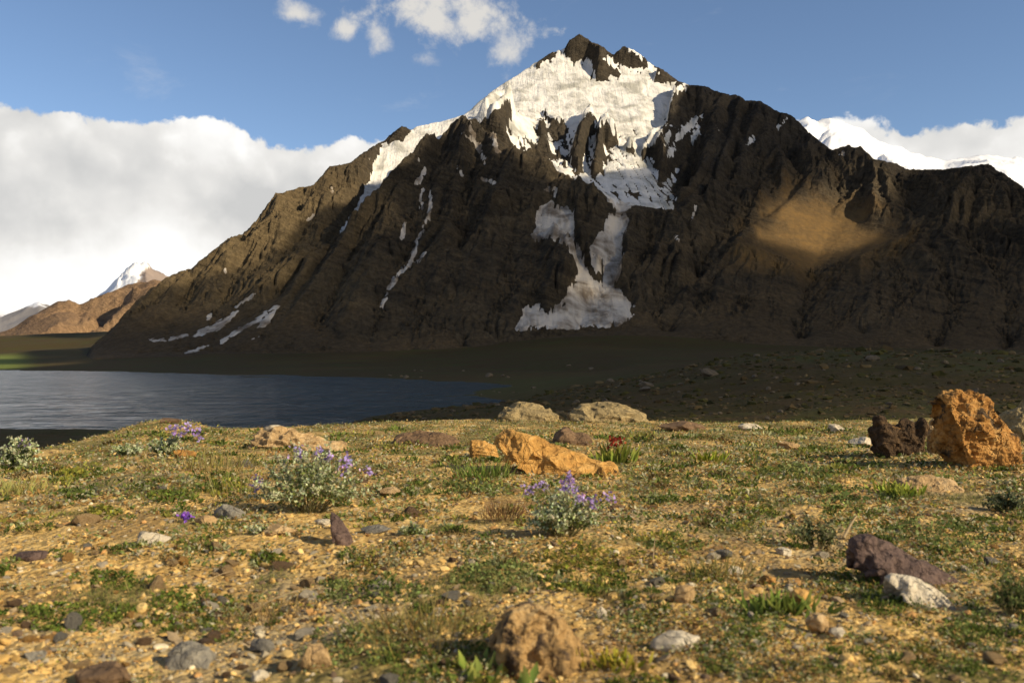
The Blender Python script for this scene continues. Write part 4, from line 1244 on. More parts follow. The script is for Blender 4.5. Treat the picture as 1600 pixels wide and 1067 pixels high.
# ------------------------------------------------------------------ loose stones one by one
VAR = []
for i in range(14):
    v = chip(ICO[3][0], 300 + i, 10, 0.45, 0.85, 0.10, 1.7, 3)
    v = v / np.abs(v).max(0)
    VAR.append((v, ICO[3][1]))
KIND = [(M_tan, 'tan', 0.34), (M_grey, 'grey', 0.22), (M_pale, 'pale', 0.16), (M_brown, 'dark brown', 0.16), (M_orange2, 'rust coloured', 0.12)]
proto = {}
g = np.random.default_rng(77)
taken = [(r[2], r[3], r[4] * 0.6) for r in ROCKS]
MARKS = [('tall orange boulder', 1525, 735, 62), ('dark pitted rock', 1403, 714, 40), ('long orange slab', 870, 745, 95), ('split orange block', 757, 717, 26), ('low ochre outcrop', 470, 705, 80), ('flat brown mound', 665, 698, 55),
         ('flat pinkish rock', 1450, 768, 52), ('slate shard', 536, 852, 18), ('purple brown slab', 1410, 925, 90), ('pale leaning slab', 1440, 958, 55), ('big bottom boulder', 850, 1068, 84), ('grey stone at lower left', 300, 1050, 36),
         ('biggest flowering shrub', 480, 802, 85), ('second flowering shrub', 882, 840, 58), ('cream flat stone', 236, 850, 34), ('dark red flat stone', 44, 876, 34), ('dark grey stone', 357, 812, 28),
         ('long dark green mat', 105, 970, 140), ('dark green mat at left', 300, 950, 70), ('thin dark green mat', 185, 908, 72), ('wide green mat', 580, 924, 90), ('grey green mat', 775, 904, 72), ('yellow green mat', 905, 900, 72),
         ('brown dry tuft', 782, 818, 20), ('shadowed tan stone', 1072, 946, 22), ('pale bottom slab', 1056, 1022, 44), ('egg shaped tan stone', 1276, 988, 20), ('rust orange stone', 1200, 914, 14), ('pinkish tan rock', 492, 1048, 30),
         ('loose grey shrub', 1280, 860, 40), ('dark corner shrub', 1592, 968, 38), ('red flowered plant', 962, 724, 18), ('pale left edge shrub', 28, 734, 36), ('lime cushion', 165, 800, 30), ('dry tuft at lower left', 420, 976, 40), ('straw coloured tuft', 660, 1000, 55)]
said = {}
def where_is(px, py):
    best = []
    for nm, mx, my, hw in MARKS:
        dx, dy = px - mx, py - my
        ex = max(abs(dx) - hw, 0)
        best.append((math.hypot(ex, dy * 1.6), nm, dx, dy, ex))
    best.sort()
    return best
n_loose = 0
while n_loose < 250:
    py = 690 + 380 * g.uniform() ** 0.65; px = g.uniform(-10, 1610)
    dense = 1.0 if px < 700 else 0.62
    if py < 760: dense *= 0.45
    if g.uniform() > dense or any(abs(px - a) < c_ and abs(py - b) < c_ * 0.5 for a, b, c_ in taken):
        continue
    X, Y, Z = [float(q) for q in on_ground(px, py)]
    sz = (13 + 9 * g.exponential()) * min(1.0, 0.55 + (py - 690) / 420)
    sz = min(sz, 42) * Y / FPX / 2
    ki = int(g.choice(len(KIND), p=[q[2] for q in KIND])); vi = int(g.integers(len(VAR)))
    if (ki, vi) not in proto:
        m0 = raw_mesh('stone', VAR[vi][0], VAR[vi][1], KIND[ki][0], None, False)
        proto[(ki, vi)] = m0.data
        o = m0
    else:
        o = bpy.data.objects.new('stone', proto[(ki, vi)]); COL.objects.link(o)
    fl = g.uniform(0.35, 0.75)
    o.scale = (sz, sz * g.uniform(0.6, 1.0), sz * fl)
    o.rotation_euler = (g.normal(0, 0.15), g.normal(0, 0.2), g.uniform(0, 6.28))
    o.location = (X, Y, Z + sz * fl * 0.35)
    lab_ = None
    for ds, nm, dx, dy, ex in where_is(px, py)[:6]:
        rel_ = ('left of' if dx < 0 else 'right of') if ex * 0.6 > abs(dy) else ('behind' if dy < 0 else 'in front of')
        size_ = 'tiny' if sz / Y * FPX * 2 < 15 else ('small' if sz / Y * FPX * 2 < 26 else 'fist sized')
        for far_ in ('just ', 'a little way ', 'farther '):
            if (ds > 45 and far_ == 'just ') or (ds < 20 and far_ != 'just ') or (ds < 60 and far_ == 'farther '):
                continue
            cand = '%s %s stone %s%s the %s' % (size_, KIND[ki][1], far_, rel_, nm)
            if cand not in said:
                lab_ = cand; break
        if lab_: break
    lab_ = lab_ or '%s %s stone loose on the meadow gravel' % (size_, KIND[ki][1])
    said[lab_] = 1
    thing(o, lab_, 'stone', 'loose stones on the gravel')
    n_loose += 1


# ------------------------------------------------------------------ gravel too fine to count
def merged(name, verts, faces, tint, mat, smooth_shade=False, parent=None):
    """verts (n, k, 3), faces (f, m) for one piece repeated n times, tint (n, 3)"""
    n, kk, _ = verts.shape
    F = (faces[None] + (np.arange(n) * kk)[:, None, None]).reshape(-1, faces.shape[1])
    return raw_mesh(name, verts.reshape(-1, 3), F, mat, None, smooth_shade, parent, np.repeat(tint, kk, 0))


def rand_rot(n, g, tilt=0.4):
    a = g.uniform(0, 2 * np.pi, n); b = g.normal(0, tilt, n); c_ = g.normal(0, tilt, n)
    ca, sa, cb, sb, cc, sc_ = np.cos(a), np.sin(a), np.cos(b), np.sin(b), np.cos(c_), np.sin(c_)
    z = np.zeros(n); o_ = np.ones(n)
    Rz = np.stack([ca, -sa, z, sa, ca, z, z, z, o_], 1).reshape(n, 3, 3)
    Ry = np.stack([cb, z, sb, z, o_, z, -sb, z, cb], 1).reshape(n, 3, 3)
    Rx = np.stack([o_, z, z, z, cc, -sc_, z, sc_, cc], 1).reshape(n, 3, 3)
    return Rz @ Ry @ Rx


def tint_material(name, rough=0.9, trans=0.0, nscale=60.0, vary=0.5):
    mt, k = new_mat(name)
    tc = k.attr('tint', 'Color')
    n = k.noise(k.obj(), nscale, 3.0, 0.6)
    c = k.vm('MULTIPLY', tc, (1, 1, 1))
    f = k.m('MULTIPLY_ADD', n, vary * 2, 1 - vary)
    cs = k.n('ShaderNodeVectorMath', operation='SCALE'); k.put(cs.inputs[0], tc); k.put(cs.inputs['Scale'], f)
    if trans > 0:
        d = k.n('ShaderNodeBsdfPrincipled'); k.put(d.inputs['Base Color'], cs.outputs[0]); d.inputs['Roughness'].default_value = rough; d.inputs['Specular IOR Level'].default_value = 0.15
        t = k.n('ShaderNodeBsdfTranslucent'); k.put(t.inputs[0], cs.outputs[0])
        mx = k.n('ShaderNodeMixShader'); mx.inputs[0].default_value = trans
        k.t.links.new(d.outputs[0], mx.inputs[1]); k.t.links.new(t.outputs[0], mx.inputs[2])
        k.t.links.new(mx.outputs[0], k.n('ShaderNodeOutputMaterial').inputs['Surface'])
    else:
        k.out(cs.outputs[0], rough, None, 0.15)
    return mt


M_gravel = tint_material('gravel_stone', 0.95, 0.0, 90.0, 0.35)
M_leaf = tint_material('leaf', 0.8, 0.30, 40.0, 0.25)
PEB = np.array([(0.50, 0.32, 0.11), (0.56, 0.385, 0.15), (0.42, 0.26, 0.085), (0.26, 0.19, 0.11), (0.30, 0.25, 0.17), (0.19, 0.16, 0.12), (0.50, 0.42, 0.28), (0.12, 0.08, 0.05), (0.40, 0.22, 0.08)])
PEBP = np.array([0.2, 0.18, 0.16, 0.1, 0.09, 0.07, 0.07, 0.06, 0.07]); PEBP /= PEBP.sum()


def gravel(n, sub, ylo, yhi, smin, smean, seed, pw):
    g = np.random.default_rng(seed)
    py = ylo + (yhi - ylo) * g.uniform(size=n) ** pw; px = g.uniform(-60, 1660, n)
    X, Y, Z = on_ground(px, py)
    bare = 1 - smooth(fbm2(X / 0.55, Y / 0.8, 4, 611) + 0.55 * smooth(Y, 3.5, 8.0) - 0.28, 0.0, 0.45)
    ok = g.uniform(size=n) < 0.25 + 0.75 * bare
    X, Y, Z = X[ok], Y[ok], Z[ok]; m = len(X)
    v0, f0 = ICO[sub]
    shp = np.stack([chip(v0, 900 + i, 6, 0.5, 0.85, 0.12, 1.8, 2 if sub > 1 else 0) for i in range(16)])
    if sub == 1:
        shp = shp * (1 + 0.22 * g.normal(size=(16, len(v0), 1)))
    s = (smin + smean * g.exponential(size=m)) * Y / FPX / 2
    s = np.minimum(s, 0.022)
    sc = np.stack([s, s * g.uniform(0.6, 1, m), s * g.uniform(0.22, 0.65, m)], 1)
    v = shp[g.integers(16, size=m)] * sc[:, None, :]
    v = np.einsum('nij,nkj->nki', rand_rot(m, g, 0.35), v)
    zz = ground_z(X, Y)
    v += np.stack([X, Y, zz + sc[:, 2] * 0.4], 1)[:, None, :]
    tint = PEB[g.choice(len(PEB), p=PEBP, size=m)] * g.uniform(0.75, 1.2, (m, 1))
    return v, f0, tint


for args in ((3700, 2, 860, 1100, 3.5, 4.5, 5, 0.8), (17000, 1, 680, 1060, 2.6, 3.0, 6, 0.85)):
    v, f, t = gravel(*args)
    o = merged('gravel', v, f, t, M_gravel)
    o['kind'] = 'stuff'; o['label'] = 'fine ochre and grey gravel scattered over the meadow'

# ------------------------------------------------------------------ leaves
LEAF_F = np.array([[0, 1, 2, 3]])


def leaves(P, D, L, W, g, curl=0.25):
    """a folded leaf blade per point: base P, direction D, length L, width W"""
    n = len(P)
    D = D / (np.linalg.norm(D, axis=1)[:, None] + 1e-9)
    R = np.cross(D, g.normal(size=(n, 3))); R /= (np.linalg.norm(R, axis=1)[:, None] + 1e-9)
    N = np.cross(R, D)
    mid_ = P + D * (L * 0.5)[:, None] + N * (L * curl * 0.4)[:, None]
    return np.stack([P, mid_ + R * (W * 0.5)[:, None], P + D * L[:, None], mid_ - R * (W * 0.5)[:, None]], 1)


def tube_path(pts, rad, sides=4):
    pts = np.asarray(pts, float); n = len(pts)
    t = np.gradient(pts, axis=0); t /= np.linalg.norm(t, axis=1)[:, None] + 1e-9
    a = np.cross(t, [0.3, 0.9, 0.2]); a /= np.linalg.norm(a, axis=1)[:, None] + 1e-9
    b = np.cross(t, a)
    ang = np.arange(sides) * 2 * np.pi / sides
    r = rad * np.linspace(1, 0.45, n)
    v = pts[:, None] + (a[:, None] * np.cos(ang)[None, :, None] + b[:, None] * np.sin(ang)[None, :, None]) * r[:, None, None]
    f = []
    for i in range(n - 1):
        for j in range(sides):
            f.append((i * sides + j, i * sides + (j + 1) % sides, (i + 1) * sides + (j + 1) % sides, (i + 1) * sides + j))
    return v.reshape(-1, 3), np.array(f)


class Bag:
    def __init__(self): self.v, self.f, self.t, self.n = [], [], [], 0
    def add(self, v, f, tint):
        self.v.append(v); self.f.append(f + self.n); self.t.append(np.broadcast_to(tint, (len(v), 3))); self.n += len(v)
    def leaves(self, q, tint):
        n = len(q)
        self.add(q.reshape(-1, 3), (LEAF_F[None] + (np.arange(n) * 4)[:, None, None]).reshape(-1, 4), np.repeat(tint, 4, 0))
    def build(self, name, mat, parent):
        return raw_mesh(name, np.concatenate(self.v), np.concatenate(self.f), mat, None, True, parent, np.concatenate(self.t))


def empty(name, loc):
    o = bpy.data.objects.new(name, None); COL.objects.link(o); o.location = loc
    o.empty_display_size = 0.05
    return o


def vary(c, n, g, s=0.22):
    return np.array(c)[None] * (1 + s * g.normal(size=(n, 1))).clip(0.4, 1.8) * (1 + 0.08 * g.normal(size=(n, 3)))


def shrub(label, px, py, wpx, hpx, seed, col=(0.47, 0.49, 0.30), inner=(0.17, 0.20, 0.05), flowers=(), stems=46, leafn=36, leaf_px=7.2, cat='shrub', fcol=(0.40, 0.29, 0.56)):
    """grey green dome of small paired leaves on thin stems; flowers = (column, row, spike height) in photo pixels"""
    g = np.random.default_rng(seed)
    X, Y, Z = [float(q) for q in on_ground(px, py)]
    s = Y / FPX
    root = thing(empty('flowering_shrub' if flowers else 'grey_shrub', (X, Y + 0.03, Z)), label, cat)
    w_, h_ = wpx * s / 2, hpx * s
    st, lf = Bag(), Bag()
    for i in range(stems):
        a = g.uniform(0, 2 * np.pi); r = math.sqrt(g.uniform(0.02, 1.0)) * 1.12
        tip = np.array([math.cos(a) * r * w_, math.sin(a) * r * w_ * 0.7, h_ * (1.0 - 0.55 * r * r) * g.uniform(0.50, 1.22)])
        b0 = np.array([math.cos(a) * r * w_ * 0.25, math.sin(a) * r * w_ * 0.2, -0.005])
        t = np.linspace(0, 1, 6)[:, None]
        bend = np.array([g.normal(0, 0.08), g.normal(0, 0.08), 0.10]) * h_
        path = b0 * (1 - t) + tip * t + bend * np.sin(np.pi * t)
        v, f = tube_path(path, 0.0016)
        st.add(v, f, (0.20, 0.18, 0.08))
        tt = g.uniform(0.30, 1.02, leafn)
        P = np.stack([np.interp(tt, np.linspace(0, 1, 6), path[:, k_]) for k_ in range(3)], 1)
        out = g.normal(size=(leafn, 3)) + np.array([0, 0, 0.45])
        Ln = leaf_px * s * g.uniform(0.6, 1.25, leafn) * (1.15 - 0.45 * tt)
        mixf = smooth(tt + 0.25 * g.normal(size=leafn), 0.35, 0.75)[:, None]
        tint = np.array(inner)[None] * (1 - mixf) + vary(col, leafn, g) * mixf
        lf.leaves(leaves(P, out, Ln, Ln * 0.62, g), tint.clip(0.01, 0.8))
    st.build('stems', M_leaf, root)['kind'] = 'stuff'; lf.build('foliage', M_leaf, root)['kind'] = 'stuff'
    for (fx, fy, fh) in flowers:
        fb = Bag(); sb = Bag()
        top = np.array([(fx - px) * s, -0.01 + g.normal(0, 0.02), (py - fy) * s])
        b0 = np.array([top[0] * 0.35, 0, h_ * 0.3])
        t = np.linspace(0, 1, 6)[:, None]
        path = b0 * (1 - t) + top * t
        v, f = tube_path(path, 0.0014)
        sb.add(v, f, (0.18, 0.17, 0.07))
        n = int(16 + fh * 1.5)
        tiers = np.round(g.uniform(0, 1, n) * max(1, fh / 9)) / max(1, fh / 9)
        P = top[None] - np.array([0, 0, 1])[None] * (tiers * fh * s)[:, None] + g.normal(0, 1, (n, 3)) * np.array([4.6, 4.6, 2.6])[None] * s
        fb.leaves(leaves(P, g.normal(size=(n, 3)) + [0, -0.3, 0.3], np.full(n, 6.0 * s), np.full(n, 5.0 * s), g), vary(fcol, n, g, 0.35).clip(0.02, 0.8))
        fl = fb.build('flower_spike', M_leaf, root); fl['kind'] = 'stuff'
        sb.build('stalk', M_leaf, fl)
    return root


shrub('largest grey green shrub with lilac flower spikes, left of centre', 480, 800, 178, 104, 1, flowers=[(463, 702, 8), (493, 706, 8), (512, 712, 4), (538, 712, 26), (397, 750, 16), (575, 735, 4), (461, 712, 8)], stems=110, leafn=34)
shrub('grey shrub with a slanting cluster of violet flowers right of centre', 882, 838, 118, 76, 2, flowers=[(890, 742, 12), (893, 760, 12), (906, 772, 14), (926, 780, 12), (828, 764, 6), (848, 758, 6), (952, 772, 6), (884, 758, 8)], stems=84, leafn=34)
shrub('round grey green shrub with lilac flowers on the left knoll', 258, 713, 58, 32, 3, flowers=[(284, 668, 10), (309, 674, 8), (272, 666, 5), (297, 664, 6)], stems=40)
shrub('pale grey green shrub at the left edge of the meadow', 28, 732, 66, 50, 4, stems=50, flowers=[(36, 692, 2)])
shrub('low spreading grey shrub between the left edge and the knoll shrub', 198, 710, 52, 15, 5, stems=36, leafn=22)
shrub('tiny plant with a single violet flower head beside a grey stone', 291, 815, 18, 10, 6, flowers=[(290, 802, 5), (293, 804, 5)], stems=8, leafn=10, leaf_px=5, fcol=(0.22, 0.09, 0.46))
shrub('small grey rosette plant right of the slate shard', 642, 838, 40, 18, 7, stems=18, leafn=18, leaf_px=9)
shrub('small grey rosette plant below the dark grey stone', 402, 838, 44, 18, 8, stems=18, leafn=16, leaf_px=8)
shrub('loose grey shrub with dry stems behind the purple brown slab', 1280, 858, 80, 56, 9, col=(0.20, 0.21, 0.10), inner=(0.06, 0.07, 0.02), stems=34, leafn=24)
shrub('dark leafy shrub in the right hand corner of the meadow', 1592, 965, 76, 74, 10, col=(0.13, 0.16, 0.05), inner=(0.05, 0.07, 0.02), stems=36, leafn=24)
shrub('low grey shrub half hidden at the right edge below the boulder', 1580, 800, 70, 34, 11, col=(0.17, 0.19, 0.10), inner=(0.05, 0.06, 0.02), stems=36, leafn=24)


def blades(n, spread, h_, g, col, tipcol, width, lean=0.35, base_z=0.0):
    """upright narrow blades as triangles folded to quads"""
    P = np.c_[g.normal(0, 1, (n, 2)) * np.array(spread)[None] * 0.5, np.full(n, base_z)]
    D = np.c_[g.normal(0, lean, (n, 2)), np.ones(n)] + np.c_[P[:, :2] / (np.array(spread)[None] + 1e-6) * 0.5, np.zeros(n)]
    L = h_ * g.uniform(0.55, 1.1, n)
    q = leaves(P, D, L, np.full(n, width), g, 0.15)
    tint = np.repeat(vary(col, n, g)[:, None], 4, 1)
    tint[:, 2] = vary(tipcol, n, g)
    return q, tint.clip(0.01, 0.8)


def tuft(name, label, px, py, wpx, hpx, n, col, tip, seed, lean=0.3, wd=2.6, heads=None):
    g = np.random.default_rng(seed)
    X, Y, Z = [float(q) for q in on_ground(px, py)]
    s = Y / FPX
    root = thing(empty(name, (X, Y, Z)), label, 'plant')
    q, t = blades(n, (wpx * s, wpx * s * 0.7), hpx * s, g, col, tip, wd * s, lean)
    if wd > 8:
        for i in range(n):
            raw_mesh('leaf', q[i], np.array([[0, 1, 2], [0, 2, 3]]), M_leaf, None, True, root, t[i])
        return root
    b = Bag(); b.add(q.reshape(-1, 3), (LEAF_F[None] + (np.arange(n) * 4)[:, None, None]).reshape(-1, 4), t.reshape(-1, 3))
    b.build('blades', M_leaf, root)['kind'] = 'stuff'
    if heads:
        b = Bag(); m = heads[1]
        P = np.c_[g.normal(0, wpx * s * 0.24, (m, 2)), hpx * s * g.uniform(0.78, 1.12, m)]
        b.leaves(leaves(P, g.normal(size=(m, 3)) + [0, 0, 0.6], np.full(m, 7 * s), np.full(m, 4.5 * s), g), vary(heads[0], m, g).clip(0.01, 0.8))
        b.build('flower_heads', M_leaf, root)['kind'] = 'stuff'
    return root


tuft('red_flower_plant', 'upright green plant with dark red flower heads beside the orange slab', 962, 724, 30, 36, 70, (0.16, 0.21, 0.035), (0.30, 0.30, 0.05), 31, 0.12, 5, ((0.26, 0.035, 0.02), 60))
tuft('dry_tuft', 'brown dry tuft of thin stems left of the second flowering shrub', 782, 816, 26, 46, 110, (0.16, 0.095, 0.040), (0.30, 0.19, 0.085), 32, 0.32, 1.6)
tuft('yellow_green_plant', 'small bright yellow green plant in the grass on the right', 1108, 722, 24, 20, 50, (0.22, 0.25, 0.03), (0.34, 0.34, 0.04), 33, 0.3, 4)
tuft('grass_tuft', 'green grass tuft in front of the split orange block', 752, 748, 50, 34, 160, (0.13, 0.18, 0.035), (0.26, 0.27, 0.07), 34, 0.4, 1.8)
tuft('grass_tuft', 'tall dry grass tuft on the left between shrub and outcrop', 330, 740, 90, 46, 170, (0.20, 0.17, 0.055), (0.40, 0.30, 0.12), 35, 0.3, 1.4)
tuft('grass_tuft', 'pale yellow grass tuft at the far left edge', 14, 772, 90, 32, 220, (0.30, 0.28, 0.08), (0.44, 0.38, 0.15), 36, 0.5, 1.8)
tuft('grass_tuft', 'thin dry grass stalks left of the biggest shrub', 388, 790, 70, 76, 60, (0.26, 0.22, 0.08), (0.46, 0.34, 0.14), 37, 0.22, 1.2)
tuft('grass_tuft', 'loose straw coloured tuft in front of the big bottom boulder', 660, 1000, 110, 80, 150, (0.20, 0.15, 0.045), (0.38, 0.27, 0.10), 38, 0.5, 1.8)
tuft('grass_tuft', 'fine grass tuft around the shadowed tan stone', 1120, 905, 60, 48, 130, (0.16, 0.15, 0.04), (0.34, 0.27, 0.09), 39, 0.4, 1.5)
tuft('dry_tuft', 'pale brown dry tuft in the lower left gravel', 420, 975, 80, 46, 130, (0.22, 0.15, 0.06), (0.36, 0.25, 0.11), 40, 0.6, 1.6)
tuft('broad_leaf_plant', 'bright green broad leaved plant at the bottom left of the big boulder', 752, 1068, 120, 44, 60, (0.13, 0.17, 0.035), (0.27, 0.30, 0.07), 41, 0.7, 15)
tuft('broad_leaf_plant', 'green leafy plant low in front of the ochre stone on the right', 1222, 958, 60, 40, 90, (0.11, 0.15, 0.03), (0.22, 0.26, 0.05), 42, 0.7, 9)
tuft('yellow_green_plant', 'yellow flowered low plant right of the big bottom boulder', 955, 1040, 50, 28, 70, (0.24, 0.22, 0.03), (0.42, 0.36, 0.04), 43, 0.6, 7)
tuft('yellow_green_plant', 'yellow green sprig by the flat pinkish rock', 1392, 770, 30, 22, 50, (0.18, 0.22, 0.03), (0.30, 0.32, 0.05), 44, 0.4, 5)
tuft('yellow_green_plant', 'yellow green sprig in front of the flat pinkish rock', 1418, 776, 30, 24, 50, (0.18, 0.22, 0.03), (0.30, 0.32, 0.05), 45, 0.4, 5)


def mat_plant(label, px, py, wpx, hpx, n, seed, col, tip, leaf_px=8.0, high=10.0):
    """creeping cushion of small leaves hugging the ground, ragged in outline"""
    g = np.random.default_rng(seed)
    X0, Y0, Z0 = [float(q) for q in on_ground(px, py)]
    a = g.uniform(0, 2 * np.pi, n); r = np.sqrt(g.uniform(0, 1, n))
    qx = px + np.cos(a) * r * wpx / 2; qy = py + np.sin(a) * r * hpx / 2
    nn = fbm2(qx / 42.0 + seed, qy / 16.0, 3, 700 + seed)
    ok = nn + 0.55 * (1 - r) > 0.05 + 0.0 * r
    qx, qy, nn, r = qx[ok], qy[ok], nn[ok], r[ok]; m = len(qx)
    X, Y, _ = on_ground(qx, qy); Z = ground_z(X, Y)
    s = Y / FPX
    P = np.stack([X - X0, Y - Y0, Z - Z0 + s * high * g.uniform(0.0, 1.0, m) * (1.1 - r) * 1.2], 1)
    D = g.normal(size=(m, 3)) * [1, 1, 0.5] + [0, 0, 0.45]
    Ln = leaf_px * s * g.uniform(0.5, 1.2, m)
    root = thing(empty('cushion_plant', (X0, Y0, Z0)), label, 'plant', 'creeping green cushion plants on the gravel')
    b = Bag()
    mixf = smooth(nn + 0.3 * g.normal(size=m), -0.2, 0.8)[:, None]
    b.leaves(leaves(P, D, Ln, Ln * 0.5, g), (vary(col, m, g) * (1 - mixf) + vary(tip, m, g) * mixf).clip(0.01, 0.8))
    b.build('leaves', M_leaf, root)['kind'] = 'stuff'
    return root


DK, DT = (0.065, 0.095, 0.016), (0.175, 0.215, 0.038)
YG, YT = (0.12, 0.13, 0.022), (0.28, 0.25, 0.040)
GG, GT = (0.10, 0.130, 0.034), (0.25, 0.275, 0.090)
for i, a in enumerate([
        ('long dark green creeping mat along the left edge of the gravel', 105, 966, 300, 46, 2600, DK, DT), ('dark green creeping mat joining the long mat on its right', 300, 948, 150, 58, 1500, DK, DT),
        ('thin dark green mat above the long mat at left', 185, 906, 150, 28, 900, DK, DT), ('small dark green cushion with orange tips on the gravel', 420, 876, 60, 22, 420, DK, YT),
        ('wide green mat in front of the biggest shrub', 580, 922, 190, 52, 1700, DK, GT), ('soft grey green mat left of the second flowering shrub', 775, 902, 150, 54, 1500, GG, GT),
        ('yellow green flowering mat below the second flowering shrub', 905, 890, 150, 90, 1900, YG, YT), ('green mat at the foot of the big bottom boulder', 560, 1010, 190, 70, 1900, GG, GT),
        ('dense green clump under the leaning pale slab', 1385, 918, 190, 86, 2600, DK, DT), ('grey green clump beyond the purple brown slab', 1470, 838, 190, 60, 1900, GG, GT),
        ('olive mat right of the flowering mat', 1040, 852, 130, 40, 900, GG, YT), ('dark green cushion in the bottom right gravel', 1175, 985, 100, 60, 1100, DK, DT),
        ('olive cushion at the far left below the edge shrub', 112, 748, 80, 24, 500, DK, YT), ('dark olive cushion left of the biggest shrub', 270, 785, 90, 40, 900, DK, DT),
        ('green mat right of the split orange block', 720, 770, 120, 30, 800, GG, GT), ('yellow cushion behind the small violet flower', 355, 765, 70, 30, 500, YG, YT),
        ('small lime cushion on the open gravel at left', 165, 800, 60, 16, 320, YG, YT), ('dark green cushion by the left edge near the bottom', 8, 898, 50, 24, 320, DK, DT),
        ('olive mat in the gravel right of the white stone', 1160, 810, 150, 36, 1000, GG, YT), ('green mat left of the flat pinkish rock', 1330, 780, 150, 36, 1000, GG, GT),
        ('green mat at the bottom edge right of the boulder', 1000, 1072, 120, 40, 700, DK, YT), ('dark mat beside the dark leafy corner shrub', 1520, 985, 110, 60, 1100, DK, GT),
        ('wide olive mat in the grass left of the dark pitted rock', 1250, 740, 170, 26, 900, GG, GT), ('ragged green mat right of the shadowed tan stone', 1130, 940, 90, 40, 700, DK, GT)]):
    mat_plant(a[0], a[1], a[2], a[3], a[4], a[5], 50 + i, a[6], a[7])


# ------------------------------------------------------------------ grass and low herbs nobody could count
g = np.random.default_rng(91)
n = 110000
py = 656 + 330 * g.uniform(size=n) ** 1.5; px = g.uniform(-40, 1640, n)
X, Y, _ = on_ground(px, py)
dn = smooth(fbm2(X / 0.55, Y / 0.8, 4, 611) + 0.75 * smooth(Y, 3.2, 7.5) - 0.30, 0.0, 0.45)
ok = g.uniform(size=n) < dn
X, Y = X[ok], Y[ok]; n = len(X)
Z = ground_z(X, Y)
hgt = (0.012 + 0.028 * g.uniform(size=n) ** 2) * (0.8 + 0.5 * smooth(Y, 6, 11)) * (1 + 1.1 * (g.uniform(size=n) > 0.95))
D = np.c_[g.normal(0, 0.55, (n, 2)), np.ones(n)]
q = leaves(np.stack([X, Y, Z - 0.002], 1), D, hgt, 0.0016 + 0.00025 * Y, g, 0.25)
pal = np.array([(0.15, 0.16, 0.035), (0.20, 0.17, 0.055), (0.30, 0.23, 0.085), (0.10, 0.13, 0.03), (0.24, 0.24, 0.07)])
tint = pal[g.choice(5, p=[0.28, 0.24, 0.18, 0.18, 0.12], size=n)] * g.uniform(0.7, 1.25, (n, 1))
o = merged('grass', q, LEAF_F, tint, M_leaf, True)
o['kind'] = 'stuff'; o['label'] = 'short green and straw coloured grass over the meadow'

# low clumps of herbs, thick in places
n = 1700
py = 672 + 390 * g.uniform(size=n) ** 1.1; px = g.uniform(-20, 1620, n)
X, Y, _ = on_ground(px, py)
dn = fbm2(X / 0.5 + 3, Y / 0.6, 3, 661) + 0.30 * smooth(px, 650, 1200) + 0.2 * smooth(Y, 3, 5)
ok = dn + 0.10 * g.normal(size=n) > 0.30
X, Y, px, py = X[ok], Y[ok], px[ok], py[ok]
kk_ = 46
rad = np.repeat((10 + 22 * g.uniform(size=len(X)) ** 2) * Y / FPX, kk_)
cx_, cy_ = np.repeat(X, kk_), np.repeat(Y, kk_)
a = g.uniform(0, 2 * np.pi, len(cx_)); r = np.sqrt(g.uniform(size=len(cx_)))
lx, ly = cx_ + np.cos(a) * r * rad, cy_ + np.sin(a) * r * rad * 1.3
up = np.repeat((0.008 + 0.03 * g.uniform(size=len(X)) ** 2), kk_) * g.uniform(size=len(cx_)) * (1.1 - r)
Ln = (4.5 + 5.0 * g.uniform(size=len(lx))) * cy_ / FPX
q = leaves(np.stack([lx, ly, ground_z(lx, ly) + up], 1), np.stack([np.cos(a) * 0.8, np.sin(a) * 0.8, np.full(len(a), 0.7)], 1) + 0.6 * g.normal(size=(len(a), 3)), Ln, Ln * 0.42, g)
pal = np.array([(0.075, 0.105, 0.018), (0.115, 0.145, 0.028), (0.17, 0.20, 0.045), (0.25, 0.24, 0.05), (0.30, 0.31, 0.16), (0.12, 0.085, 0.03)])
tint = np.repeat(pal[g.choice(6, p=[0.3, 0.24, 0.18, 0.1, 0.1, 0.08], size=len(X))], kk_, 0) * g.uniform(0.6, 1.35, (len(lx), 1))
o = merged('low_herbs', q, LEAF_F, tint, M_leaf, True)
o['kind'] = 'stuff'; o['label'] = 'clumps of dark green and olive herbs between the stones'

n = 150000
py = 658 + 430 * g.uniform(size=n) ** 1.25; px = g.uniform(-40, 1640, n)
X, Y, _ = on_ground(px, py)
dn = smooth(fbm2(X / 0.35 + 5, Y / 0.5, 4, 621) + 0.60 * smooth(Y, 2.4, 5.5) - 0.16 + 0.18 * smooth(X / Y, -0.1, 0.3), 0.0, 0.5)
ok = g.uniform(size=n) < dn
X, Y = X[ok], Y[ok]; n = len(X)
Z = ground_z(X, Y)
Ln = (3.0 + 6.5 * g.uniform(size=n)) * Y / FPX
Ln = np.minimum(Ln, 0.035)
q = leaves(np.stack([X, Y, Z + 0.022 * g.uniform(size=n) ** 2], 1), g.normal(size=(n, 3)) * [1, 1, 0.35] + [0, 0, 0.3], Ln, Ln * 0.5, g)
pal = np.array([(0.13, 0.16, 0.04), (0.09, 0.11, 0.025), (0.22, 0.24, 0.11), (0.34, 0.31, 0.20), (0.26, 0.15, 0.05), (0.42, 0.29, 0.11), (0.24, 0.22, 0.035), (0.12, 0.075, 0.035)])
cl = perlin2(X / 0.18, Y / 0.25, 640)
ki = np.clip((cl * 3.4 + 3.5 + 1.6 * g.normal(size=n)), 0, 7).astype(int)
tint = pal[ki] * g.uniform(0.85, 1.45, (n, 1))
o = merged('ground_cover', q, LEAF_F, tint, M_leaf, True)
o['kind'] = 'stuff'; o['label'] = 'low herbs and dead leaves matted over the meadow'

